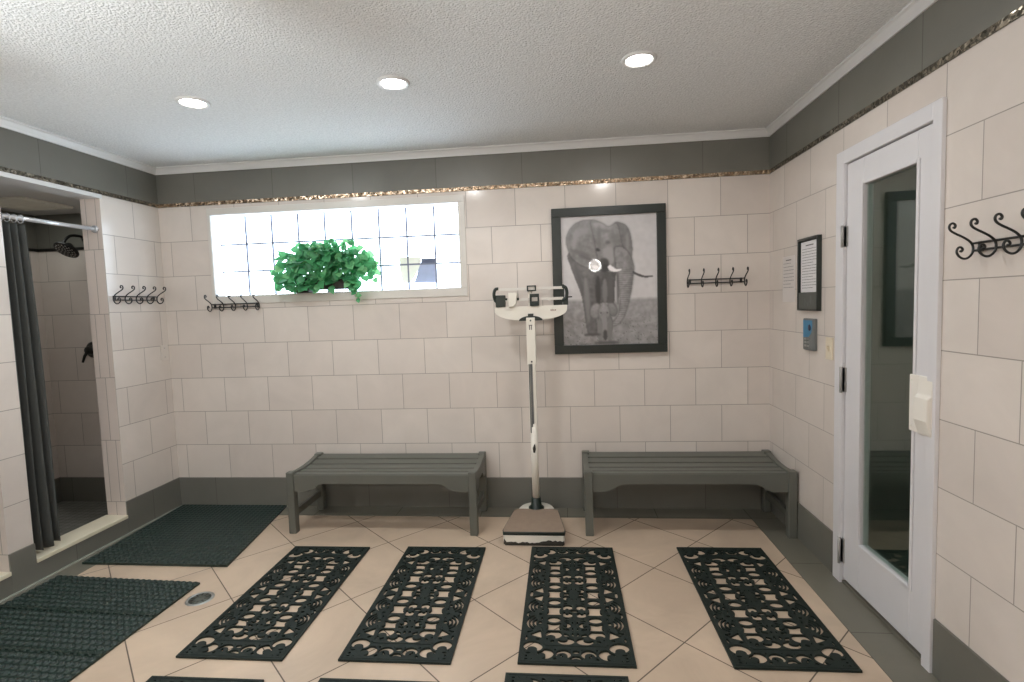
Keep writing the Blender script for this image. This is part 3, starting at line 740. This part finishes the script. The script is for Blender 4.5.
b = MB(); b.box(xc-.228, yh-.030, 1.450, xc-.164, yh-.002, 1.528); b.tube([(xc-.172, yh-.014, 1.500), (xc-.150, yh-.014, 1.500)], .008, 10); b.build('balance_weight', 'scale_black', sc, bevel=.003)
b = MB(); b.prism([(xc-.142, 1.447), (xc-.108, 1.452), (xc-.090, 1.47), (xc-.084, 1.535), (xc-.092, 1.543), (xc-.142, 1.543)], 'y', yh-.045, yh-.004); b.build('large_poise', 'scale_white', sc, bevel=.004)
b = MB(); b.tube([(xc-.086, yh-.02, 1.500), (xc-.074, yh-.02, 1.500)], .009, 10); b.build('poise_knob', 'scale_black', sc)
b = MB()
for (x0, x1, z0, z1) in ((-.002, .058, 1.452, 1.482), (-.002, .058, 1.508, 1.530), (-.002, .008, 1.482, 1.508), (.048, .058, 1.482, 1.508)): b.box(xc+x0, yh-.034, z0, xc+x1, yh-.002, z1)
b.build('sliding_poise', 'scale_black', sc, bevel=.001)
b = MB()
for (x0, x1, z0, z1) in ((-.020, .040, 1.548, 1.556), (-.020, .040, 1.577, 1.585), (-.020, -.012, 1.556, 1.577), (.032, .040, 1.556, 1.577)): b.box(xc+x0, yh-.028, z0, xc+x1, yh-.002, z1)
b.build('sliding_poise', 'scale_black', sc, bevel=.001)
b = MB(); b.box(xc-.015, yh-.006, 1.36, xc+.015, yh+.004, 1.56); b.build('head_post', 'scale_white', sc)
for o in set(SC.objects)-NHEAD:
    if o.parent is sc: o.location = (0, 0, -.012)

# ================================================================== FLOOR MATS
def contour_mesh(F, X, Y, z1, z0=0.0):
    """solid slab over the region F>0 sampled on a regular grid (marching squares, holes cut right through)"""
    ny, nx = F.shape; verts = []; key = {}
    def vid(k, x, y):
        if k not in key: key[k] = len(verts); verts.append((x, y))
        return key[k]
    top = []; edges = []
    S = F > 0
    for j in range(ny-1):
        for i in range(nx-1):
            c = [(i, j), (i+1, j), (i+1, j+1), (i, j+1)]; s = [S[q[1], q[0]] for q in c]
            if not any(s): continue
            if all(s):
                top.append([vid(q, X[q[0]], Y[q[1]]) for q in c]); continue
            pts = []; iso = []
            for k in range(4):
                a, d = c[k], c[(k+1) % 4]
                if s[k]: pts.append(vid(a, X[a[0]], Y[a[1]]))
                if s[k] != s[(k+1) % 4]:
                    lo, hi = min(a, d), max(a, d); fl, fh = F[lo[1], lo[0]], F[hi[1], hi[0]]; t = fl/(fl-fh)
                    q = vid((lo, hi), X[lo[0]]+(X[hi[0]]-X[lo[0]])*t, Y[lo[1]]+(Y[hi[1]]-Y[lo[1]])*t)
                    pts.append(q); iso.append((len(pts)-1, q, s[k]))
            if len(pts) > 2: top.append(pts)
            # exits (inside->outside) connect to the next entry
            for m, (pi_, q, out) in enumerate(iso):
                if out: edges.append((q, iso[(m+1) % len(iso)][1]))
    n = len(verts)
    V = [(x, y, z1) for x, y in verts]+[(x, y, z0) for x, y in verts]
    Fc = [tuple(p) for p in top]+[(b_, a, a+n, b_+n) for a, b_ in edges]
    return V, Fc

MW, ML = .474, 1.012
def scroll_field():
    nx, ny = 122, 256
    xs_ = np.linspace(-MW/2, MW/2, nx); ys_ = np.linspace(-ML/2, ML/2, ny)
    X, Y = np.meshgrid(xs_, ys_); AX, AY = np.abs(X), np.abs(Y)
    H = np.full(X.shape, 1e3)                 # H<0 inside a hole
    def ell(cx, cy, rx, ry, a=0., A=None, B=None):
        A = AX if A is None else A; B = AY if B is None else B
        c, s = math.cos(a), math.sin(a); dx, dy = A-cx, B-cy
        u, v = (dx*c+dy*s)/rx, (-dx*s+dy*c)/ry
        return (np.sqrt(u*u+v*v)-1)*min(rx, ry)
    def hole(f):
        nonlocal H; H = np.minimum(H, np.maximum(f, .0065-H))      # keep a web of rubber between holes
    def cres(cx, cy, rx, ry, dx, dy, k=.72, a=0.):
        hole(np.maximum(ell(cx, cy, rx, ry, a), -ell(cx+dx, cy+dy, rx*k, ry*k, a)))
    def conc(cx, cy, w, h, r):
        f = np.maximum(np.abs(AX-cx)-w, np.abs(AY-cy)-h)
        for sx in (-1, 1): f = np.maximum(f, -(np.hypot(AX-cx-sx*(w+r*.35), AY-cy)-r*.8))
        hole(f)
    def arc(cx, cy, r, t, a0, a1):
        d = np.hypot(AX-cx, AY-cy); th = np.arctan2(AY-cy, AX-cx)
        mid, half = (a0+a1)/2, (a1-a0)/2
        da = np.abs((th-mid+PI) % (2*PI)-PI)
        hole(np.maximum(np.abs(d-r)-t, (da-half)*r))
    def tri(p, sag=.12):
        f = np.full(X.shape, -1e3)
        c = np.mean(p, 0)
        for k in range(3):
            a, b_ = np.array(p[k]), np.array(p[(k+1) % 3]); e = b_-a; nrm = np.array([e[1], -e[0]])/np.linalg.norm(e)
            if np.dot(c-a, nrm) > 0: nrm = -nrm
            f = np.maximum(f, (AX-a[0])*nrm[0]+(AY-a[1])*nrm[1]+sag*0)
        hole(f)
    # inner panel
    def conc2(cy, hh, rings):
        f = np.maximum(np.abs(AX-.094)-.034, np.abs(AY-cy)-hh)
        for sx in (-1, 1): f = np.maximum(f, .020-np.hypot(AX-.094-sx*.044, (AY-cy)*.9))
        for y in rings: f = np.maximum(f, -ell(.094, y, .040, .031))
        hole(f)
    for y in (.070, .211): hole(ell(.094, y, .031, .022))
    conc2(.0, .032, (.070,)); conc2(.1405, .034, (.070, .211)); conc2(.262, .026, (.211,))
    cres(.094, .318, .037, .030, .012, .022, .55)
    cres(.040, .362, .037, .024, .014, -.015, .55)
    hole(ell(.0, .1425, .020, .010))
    for s in (-1, 1):
        f = ell(.030, .1425+s*.024, .030, .026); f = np.maximum(f, .008-np.abs(AY-.1425)); f = np.maximum(f, .010-AX); f = np.maximum(f, AX-.052)
        f = np.maximum(f, .008-np.hypot(AX-.034, AY-.1425-s*.012)); hole(f)
    cres(.036, .034, .019, .018, -.008, .004, .5); hole(ell(.036, .006, .014, .006)); hole(ell(.038, .060, .013, .006, .3)); hole(ell(.040, .086, .010, .007))
    cres(.036, .250, .019, .020, .008, -.004, .5); hole(ell(.038, .222, .014, .007, .3)); hole(ell(.040, .282, .016, .008, -.3)); hole(ell(.036, .202, .010, .006))
    for y in (.045, .095, .190, .235, .280): hole(ell(.011, y, .0042, .0095))
    hole(ell(.040, .322, .018, .010, -.4)); hole(ell(.012, .318, .006, .012))
    hole(ell(.100, .364, .011, .007, .5)); hole(ell(.121, .346, .006, .010))
    # outer corners
    cres(.180, .400, .042, .033, .002, .020, .50, -.2); cres(.127, .447, .036, .031, .016, .012, .50, .4)
    for p in ((.198, .443, .012, .005), (.154, .473, .006, .010), (.205, .462, .006, .006), (.170, .438, .005, .005)): hole(ell(*p))
    for p in ((.205, .480, .008, .004), (.186, .481, .006, .006), (.213, .428, .004, .008)): hole(ell(*p))
    # end panels
    cres(.052, .446, .032, .028, .004, .012, .66); arc(.052, .452, .011, .004, -2.6, 1.6)
    hole(ell(.010, .466, .024, .009, .35)); hole(ell(.0, .432, .016, .010)); hole(ell(.086, .474, .010, .006, .6)); hole(ell(.088, .425, .007, .010)); hole(ell(.030, .420, .010, .005))
    # side panels
    for (cx, cy, dr) in ((.182, .035, 1), (.178, .318, -1)):
        tri([(cx-.034, cy-.028*dr), (cx+.024, cy-.004*dr), (cx-.026, cy+.030*dr)])
    for cy in (.105, .235):
        for r in (.022, .038, .054): arc(.158, cy, r, .0056, -1.1, 1.1)
        hole(ell(.156, cy, .010, .011))
        arc(.178, cy, .026, .0036, 2.3, 4.0)
    arc(.200, .172, .018, .005, -1.9, 1.5); hole(ell(.156, .171, .010, .007)); hole(ell(.212, .172, .004, .014))
    arc(.205, .285, .020, .005, 1.2, 4.4); hole(ell(.212, .345, .005, .016)); hole(ell(.158, .352, .013, .007, .5)); hole(ell(.208, .008, .007, .020)); hole(ell(.150, .008, .006, .010))
    hole(ell(.148, .288, .006, .016, .2)); hole(ell(.148, .075, .005, .010)); hole(ell(.148, .135, .005, .010)); hole(ell(.148, .205, .005, .010))
    edge = np.minimum(MW/2-AX, ML/2-AY)
    H = np.maximum(H, .016-edge)              # solid outer rim
    F = np.minimum(H, edge+1e-5)
    F[0, :] = F[-1, :] = 1e-4; F[:, 0] = F[:, -1] = 1e-4
    # outside the sheet is empty: pad by one ring
    Fp = np.full((ny+2, nx+2), -1e-4); Fp[1:-1, 1:-1] = F
    xs2 = np.concatenate([[xs_[0]-1e-4], xs_, [xs_[-1]+1e-4]]); ys2 = np.concatenate([[ys_[0]-1e-4], ys_, [ys_[-1]+1e-4]])
    return Fp, xs2, ys2
V_, F_ = contour_mesh(*scroll_field(), .009, .0)
b = MB(); b.add(V_, F_)
# raised border lines pressed into the rubber
for s in (-1, 1):
    b.box(s*(MW/2-.013), -ML/2+.010, .009, s*(MW/2-.009), ML/2-.010, .0105); b.box(-MW/2+.013, s*(ML/2-.013), .009, MW/2-.013, s*(ML/2-.009), .0105)
    b.box(s*.128, -.388, .009, s*.138, .388, .0110); b.box(-.128, s*.388, .009, .128, s*.396, .0110)
mat0 = tag(b.build('scroll_mat', 'rubber'), '', 'door mat', 'openwork scroll mats')
PLACE = [(1.516, -1.167, .006, 'black openwork scroll mat nearest the floor drain, first whole one from the shower'),
         (2.226, -1.150, .008, 'black openwork scroll mat in front of the window bench, second whole one from the shower'),
         (2.974, -1.130, .004, 'black openwork scroll mat laid right in front of the beam scale'),
         (3.822, -1.110, .010, 'black openwork scroll mat nearest the white door'),
         (1.516, -2.296, .010, 'cut off scroll mat at the photo\'s bottom edge, nearest the drainage mats'),
         (2.212, -2.270, .010, 'cut off scroll mat at the photo\'s bottom edge, middle one of three'),
         (2.940, -2.200, .010, 'cut off scroll mat at the photo\'s bottom edge, in line with the beam scale')]
sk = [.020, .012, -.030, -.055, .01, .01, -.01]
for k, (x, y, rz, lab) in enumerate(PLACE):
    o = mat0 if k == 0 else mat0.copy()
    if k: COL.objects.link(o)
    o.location = (x, y, .0013); o.rotation_euler = (0, 0, rz); o['label'] = lab

def bil(q, u, v):
    """q: far-left, far-right, near-right, near-left"""
    a = [(1-u)*q[0][k]+u*q[1][k] for k in (0, 1)]; c = [(1-u)*q[3][k]+u*q[2][k] for k in (0, 1)]
    return [(1-v)*a[k]+v*c[k] for k in (0, 1)]
def drain_mat(q, n, m, style, t=.012, seams=()):
    b = MB(); z0 = .0013
    def P3(u, v, z):
        x, y = bil(q, u, v); return (x, y, z0+z)
    K = 8
    for j in range(m):
        for i in range(n):
            o = len(b.v); u0, v0, du, dv = i/n, j/m, 1/n, 1/m
            cs = [P3(u0, v0, t), P3(u0+du, v0, t), P3(u0+du, v0+dv, t), P3(u0, v0+dv, t)]
            ring = lambda r, z, a0=PI/8: [P3(u0+du*(.5+r*math.cos(a0+2*PI*k/K)), v0+dv*(.5-r*math.sin(a0+2*PI*k/K)), z) for k in range(K)]
            if style == 'nub': rings = [ring(.47, t), ring(.40, t+.006), ring(.26, t+.006), ring(.22, t-.006)]
            else: rings = [ring(.45, t), ring(.42, t-.010)]
            b.v += cs
            for rg in rings: b.v += rg
            # corners c0 far-left, c1 far-right, c2 near-right, c3 near-left; ring runs counter-clockwise from the right
            R0 = o+4
            cmap = [(1, 0, 1), (0, 2, 3), (3, 4, 5), (2, 6, 7)]   # corner, ring verts beside it
            for c, a, d in cmap: b.face((o+c, R0+d, R0+a)) 
            for (c1, c2, a, d) in ((1, 0, 1, 2), (0, 3, 3, 4), (3, 2, 5, 6), (2, 1, 7, 0)): b.face((o+c1, o+c2, R0+d, R0+a))
            for s in range(len(rings)-1):
                for k in range(K):
                    k2 = (k+1) % K; a = R0+s*K
                    b.face((a+k, a+k2, a+K+k2, a+K+k), True)
            b.face([R0+(len(rings)-1)*K+k for k in range(K)])
    # sides and underside
    lo = [P3(0, 0, 0), P3(1, 0, 0), P3(1, 1, 0), P3(0, 1, 0)]; hi = [P3(0, 0, t), P3(1, 0, t), P3(1, 1, t), P3(0, 1, t)]
    b.add(lo+hi, [(0, 1, 2, 3), (1, 0, 4, 5), (2, 1, 5, 6), (3, 2, 6, 7), (0, 3, 7, 4)])
    for v in seams:
        pts = [P3(0, v-.006, t+.0005), P3(1, v-.006, t+.0005), P3(1, v+.006, t+.0005), P3(0, v+.006, t+.0005)]
        o2 = [(p[0], p[1], p[2]+.006) for p in pts]; b.add(pts+o2, [(7, 6, 5, 4), (0, 1, 5, 4), (1, 2, 6, 5), (2, 3, 7, 6), (3, 0, 4, 7)])
    return b
b = drain_mat([(.034, -.020), (.862, -.020), (.998, -.915), (.082, -.915)], 27, 26, 'pit', .013)
tag(b.build('drainage_mat', 'rubber_drain'), 'black perforated rubber mat in the back corner by the shower', 'rubber mat', 'rubber drainage mats')
b = drain_mat([(.085, -1.060), (.966, -1.098), (.946, -2.02), (.04, -2.0)], 25, 26, 'nub', .010, (.333, .64))
tag(b.build('drainage_mat', 'rubber_drain'), 'black studded rubber mat next to the floor drain, in the near corner', 'rubber mat', 'rubber drainage mats')

# floor drain
dr = thing('floor_drain', 'round metal floor drain beside the studded rubber mat', 'drain', (1.066, -1.234, .0))
b = MB(); b.lathe([(.050, .0015), (.056, .004), (.064, .0035), (.067, .0005)], (1.066, -1.234, 0), 36); b.f = [f for f in b.f if len(f) == 4]; b.mi = [0]*len(b.f); b.smooth = set(range(len(b.f)))
b.build('rim', 'steel', dr)
b = MB(); b.lathe([(0, .003), (.02, .003), (.054, .002), (.054, .0006)], (1.066, -1.234, 0), 36); gr = b.build('grate', 'drain_metal', dr)
b = MB()
for k in range(10):
    a = 2*PI*k/10; c, s = math.cos(a), math.sin(a)
    b.prism([(1.066+c*.024-s*.003, -1.234+s*.024+c*.003), (1.066+c*.024+s*.003, -1.234+s*.024-c*.003), (1.066+c*.046+s*.004, -1.234+s*.046-c*.004), (1.066+c*.046-s*.004, -1.234+s*.046+c*.004)], 'z', .002, .0034)
b.build('slots', 'worn', gr)

# ================================================================== SHOWER FITTINGS
rod = thing('curtain_rod', 'white shower curtain rod across the top of the shower opening', 'curtain rod', (-.04, J0, 2.022))
b = MB(); b.tube([(-.045, J1+.004, 2.022), (-.045, J0-.004, 2.030)], .013, 16); b.build('tube', 'chrome', rod)
for y, z in ((J1+.001, 2.022), (J0-.013, 2.030)):
    b = MB(); b.lathe([(.013, 0), (.024, .002), (.024, .010), (.013, .012)], (-.045, y, z), 20, 'y'); b.build('end_flange', 'chrome', rod)
cu = thing('shower_curtain', 'dark grey shower curtain gathered at one side of the shower opening', 'curtain', (-.06, -1.02, .14))
b = MB(); nz = 30; nu = 60; T = .003
def cpt(u, t, off):
    y0 = -1.090+.006*math.sin(t*5); wid = .135+.030*t
    y = y0+wid*u; z = 1.992-1.845*t+.010*math.sin(u*9)*t
    amp = (.020+.014*t)*(1+.2*math.sin(7*u+3*t)); x = -.058+amp*math.sin(2*PI*3.1*u+.5*math.sin(3*t)+.6)+off
    return (x, y, z)
for side in (0, 1):
    o0 = len(b.v)
    for j in range(nz+1):
        for i in range(nu+1): b.v.append(cpt(i/nu, j/nz, T*side))
    for j in range(nz):
        for i in range(nu):
            a = o0+j*(nu+1)+i; f = (a, a+1, a+nu+2, a+nu+1); b.face(f if side == 0 else f[::-1], True)
n1_ = (nz+1)*(nu+1)
for i in range(nu): b.face((i, i+n1_, i+1+n1_, i+1)); k = nz*(nu+1)+i; b.face((k, k+1, k+1+n1_, k+n1_))
for j in range(nz): a = j*(nu+1); c = a+nu; b.face((a, a+nu+1, a+nu+1+n1_, a+n1_)); b.face((c, c+n1_, c+nu+1+n1_, c+nu+1))
b.build('cloth', 'curtain', cu)
for k in range(4):
    y = -1.075+.036*k; zc_ = 2.0215+.0005*k
    pts = [(-.045+.019*math.cos(2*PI*a/18), y, zc_-.004+.022*math.sin(2*PI*a/18)) for a in range(19)]
    b = MB(); b.tube(pts, .0028, 6, False); b.build('ring', 'chrome', cu)
sh = thing('rain_shower', 'dark round shower head on an arm high in the shower stall', 'shower head', (-.60, 0, 2.03))
b = MB(); b.lathe([(.030, .008), (.030, -.008), (.012, -.014)], (-.60, -.006, 2.055), 18, 'y'); b.build('wall_flange', 'bronze', sh)
b = MB(); b.tube(smooth_path([(-.60, -.012, 2.055), (-.60, -.06, 2.066), (-.60, -.13, 2.058), (-.60, -.175, 2.020), (-.60, -.19, 1.99)], 5), .010, 10); b.build('arm', 'bronze', sh)
# head disc tilted towards the stall opening
ax = Vector((-.05, -.62, -.78)).normalized(); cen = Vector((-.585, -.18, 1.955))
b = MB(); b.lathe([(.012, -.05), (.022, -.045), (.03, -.025), (.070, -.008), (.078, .0), (.078, .010), (.072, .014), (0, .014)], (0, 0, 0), 32)
Rm = Vector((0, 0, 1)).rotation_difference(ax).to_matrix()
b.v = [tuple(Rm @ Vector(v)+cen) for v in b.v]; hd_ = b.build('head', 'bronze', sh)
b = MB()
for r, n in ((.0, 1), (.022, 7), (.042, 12), (.060, 17)):
    for k in range(n): b.lathe([(.0055, .013), (.004, .017), (0, .0175)], (r*math.cos(2*PI*k/n), r*math.sin(2*PI*k/n), 0), 6)
b.v = [tuple(Rm @ Vector(v)+cen) for v in b.v]; b.build('nozzles', 'hinge', hd_, label='pale spray nozzles')
va = thing('shower_valve', 'dark lever shower valve on the stall wall, half behind the opening edge', 'shower valve', (-.60, 0, 1.19))
b = MB(); b.lathe([(.062, .006), (.062, -.008), (.052, -.014), (.030, -.018), (.028, -.055), (.022, -.062), (0, -.063)], (-.615, -.004, 1.215), 24, 'y'); b.build('escutcheon', 'bronze', va)
b = MB(); b.tube([(-.615, -.055, 1.215), (-.640, -.062, 1.17), (-.655, -.066, 1.125)], [.011, .010, .008], 10); b.build('lever', 'bronze', va)
vt = thing('ceiling_vent', 'square pale vent plate on the shower stall ceiling', 'vent', (-.62, -.42, 2.243))
b = MB(); b.box(-.82, -.60, 2.226, -.44, -.24, 2.2428); vp = b.build('plate', 'vent', vt, bevel=.006)
b = MB()
for k in range(7): b.box(-.79, -.566+.048*k, 2.2245, -.47, -.548+.048*k, 2.2262)
b.build('louvre', 'vent', vt)
d = bpy.data.lights.new('stall_fill_light', 'AREA'); d.shape = 'SQUARE'; d.size = .3; d.energy = 1.8; d.color = (.96, 1, .95)  # added fill for the shower stall; the vent itself is no lamp
o = bpy.data.objects.new('stall_fill_light', d); COL.objects.link(o); o.location = (-.63, -.42, 2.222)

# ================================================================== POTTED IVY ON THE SILL
pl = thing('potted_ivy', 'bushy green ivy in a dark planter on the window sill', 'potted plant', (1.26, .03, WZ0+.004))
zs0 = WZ0+.004
b = MB(); b.prism([(1.045, zs0+.02), (1.465, zs0+.02), (1.475, zs0+.115), (1.03, zs0+.115)], 'y', -.025, .085)
b.box(1.03, -.03, zs0, 1.135, .088, zs0+.03); b.box(1.435, -.02, zs0, 1.455, .08, zs0+.03)
b.build('planter', 'pot', pl, bevel=.006)
def add_leaf(b, tints, c, d, up, s, r):
    d = d.normalized(); side = d.cross(up).normalized(); nrm = side.cross(d)
    out = [(0, 0, 0), (.30, .10, .05), (.48, .42, .10), (.36, .72, .06), (0, 1.12, -.06), (-.36, .72, .06), (-.48, .42, .10), (-.30, .10, .05), (0, .5, -.02)]
    o = len(b.v); bend = r.uniform(-.25, .1)
    for (x, y, z) in out: b.v.append(tuple(c+(side*x+d*y+nrm*(z+bend*y*y))*s))
    for k in range(8):
        b.face((o+8, o+k, o+(k+1) % 8), True)
    tints += [r.random()]*0 + [tints_val[0]]*9
tints_val = [0]
b = MB(); tints = []; r = random.Random(21); st = MB()
C0 = Vector((1.255, -.01, 1.69))
for k in range(430):
    # arched mound wider than tall, spilling over the front of the sill
    th = r.uniform(0, 2*PI); rad = math.sqrt(r.random())
    px = 1.275+.335*rad*math.cos(th)+r.uniform(-.015, .015); e = (px-1.275)/.355
    topz = 1.925-.13*e*e+.018*math.sin(px*17); botz = 1.648+(.05*abs(e) if e > -.6 else -.01)
    pz = botz+(topz-botz)*(r.random()**.75)
    py = -.105+.18*r.random() if pz < 1.80 else -.09+.15*r.random()
    if 1.30 < px < 1.46 and pz < 1.69 and r.random() < .9: continue
    c = Vector((px, py, pz))
    dirn = Vector((e*.9+r.uniform(-.7, .7), -.35+r.uniform(-.7, .4), r.uniform(-.95, .35)))
    up = Vector((r.uniform(-.5, .5), -.9, r.uniform(.1, .8)))
    tints_val[0] = min(1, max(0, r.gauss(.45, .22))); add_leaf(b, tints, c, dirn, up, r.uniform(.048, .074), r)
    if k % 6 == 0: st.tube(smooth_path([(1.255+.3*e*.5, .03, zs0+.10), ((1.255+px)/2, py*.4+.0, (pz+1.74)/2+.03), tuple(c)], 4), .0018, 5)
for k in range(46):
    px = r.uniform(1.02, 1.33) if k < 34 else r.uniform(1.44, 1.56)
    c = Vector((px, r.uniform(-.085, -.045), r.uniform(1.625, 1.70)))
    tints_val[0] = min(1, max(0, r.gauss(.42, .2))); add_leaf(b, tints, c, Vector((r.uniform(-.6, .6), -.35, r.uniform(-1, .1))), Vector((r.uniform(-.4, .4), -.9, .4)), r.uniform(.045, .066), r)
# trailing strands
for pts in ([(1.47, -.06, 1.72), (1.50, -.09, 1.65), (1.505, -.075, 1.58), (1.512, -.055, 1.535)], [(1.58, -.05, 1.76), (1.63, -.08, 1.71), (1.645, -.07, 1.67)], [(.98, -.04, 1.72), (.93, -.07, 1.67), (.945, -.05, 1.615)],
            [(1.62, -.03, 1.80), (1.655, -.04, 1.76), (1.64, -.03, 1.72)], [(.93, -.02, 1.78), (.895, -.03, 1.74), (.905, -.03, 1.70)], [(1.02, .0, 1.86), (.96, .0, 1.88), (.95, -.01, 1.85)],
            [(1.30, 0, 1.90), (1.29, 0, 1.955), (1.32, -.01, 1.965)], [(1.40, 0, 1.90), (1.43, 0, 1.945), (1.46, -.01, 1.945)], [(1.15, 0, 1.88), (1.12, 0, 1.93), (1.09, -.01, 1.935)]):
    pa = smooth_path(pts, 6); st.tube(pa, .0016, 5)
    for q in pa[2::2]:
        tints_val[0] = r.gauss(.55, .2); tints_val[0] = min(1, max(0, tints_val[0]))
        add_leaf(b, tints, Vector(q), Vector((r.uniform(-.8, .8), -.3, r.uniform(-.9, .1))), Vector((0, -1, .3)), r.uniform(.034, .050), r)
fo = b.build('foliage', 'leaf', pl)
at = fo.data.attributes.new('tint', 'FLOAT', 'POINT'); at.data.foreach_set('value', tints)
st.build('stems', 'stem', pl)
# print stuck to the glass at the end of the window
sk_ = thing('window_sticker', 'small pale print of a cup on a blue grey ground, stuck on the window glass', 'sticker', (1.91, GY, 1.63))
b = MB(); n = 16
cup = [(1.778, 1.826), (1.940, 1.822)]+[(1.940-.006*k-.055*(k/6)**2.4, 1.80-.165*k/6) for k in range(1, 7)]+[(1.80, 1.637), (1.783, 1.70)]
b.prism(cup, 'y', GY-.0012, GY-.0002); b.build('cup_print', 'stick_pale', sk_)
b = MB(); b.prism([(1.941, 1.790), (2.046, 1.788), (2.044, 1.632), (1.880, 1.634), (1.90, 1.68), (1.92, 1.74)], 'y', GY-.0010, GY-.0003); b.build('ground_print', 'stick_blue', sk_)
b = MB(); b.prism([(1.942, 1.808), (2.047, 1.806), (2.046, 1.774), (1.939, 1.776)], 'y', GY-.0020, GY-.0011); b.build('header_print', 'stick_dark', sk_)

# ================================================================== WORLD, CAMERA, COLOUR
w = bpy.data.worlds.new('World'); SC.world = w; w.use_nodes = True
bg = w.node_tree.nodes.get('Background') or w.node_tree.nodes.new('ShaderNodeBackground')
bg.inputs[0].default_value = (.8, .9, 1, 1); bg.inputs[1].default_value = .8

yaw, pit, rol = -.1016, -.0696, -.0332
fw = Vector((math.sin(yaw)*math.cos(pit), math.cos(yaw)*math.cos(pit), math.sin(pit)))
rt = Vector((math.cos(yaw), -math.sin(yaw), 0)); up = rt.cross(fw)
r2 = rt*math.cos(rol)+up*math.sin(rol); u2 = -rt*math.sin(rol)+up*math.cos(rol)
cd_ = bpy.data.cameras.new('camera'); cam = bpy.data.objects.new('camera', cd_); COL.objects.link(cam)
m4 = Matrix(((r2.x, u2.x, -fw.x, 2.9644), (r2.y, u2.y, -fw.y, -3.6389), (r2.z, u2.z, -fw.z, 1.453), (0, 0, 0, 1)))
cam.matrix_world = m4
cd_.sensor_width = 36; cd_.sensor_fit = 'HORIZONTAL'; cd_.lens = 522.0577*36/1024; cd_.clip_start = .05
SC.camera = cam
vs_ = SC.view_settings; vs_.view_transform = 'Standard'; vs_.look = 'None'; vs_.gamma = 1; vs_.exposure = -0.34; vs_.use_curve_mapping = False
SC.display_settings.display_device = 'sRGB'
SC.cycles.max_bounces = 10; SC.cycles.diffuse_bounces = 6; SC.cycles.sample_clamp_indirect = 4.0; SC.cycles.caustics_reflective = False; SC.cycles.caustics_refractive = False
SC.cycles.use_denoising = True
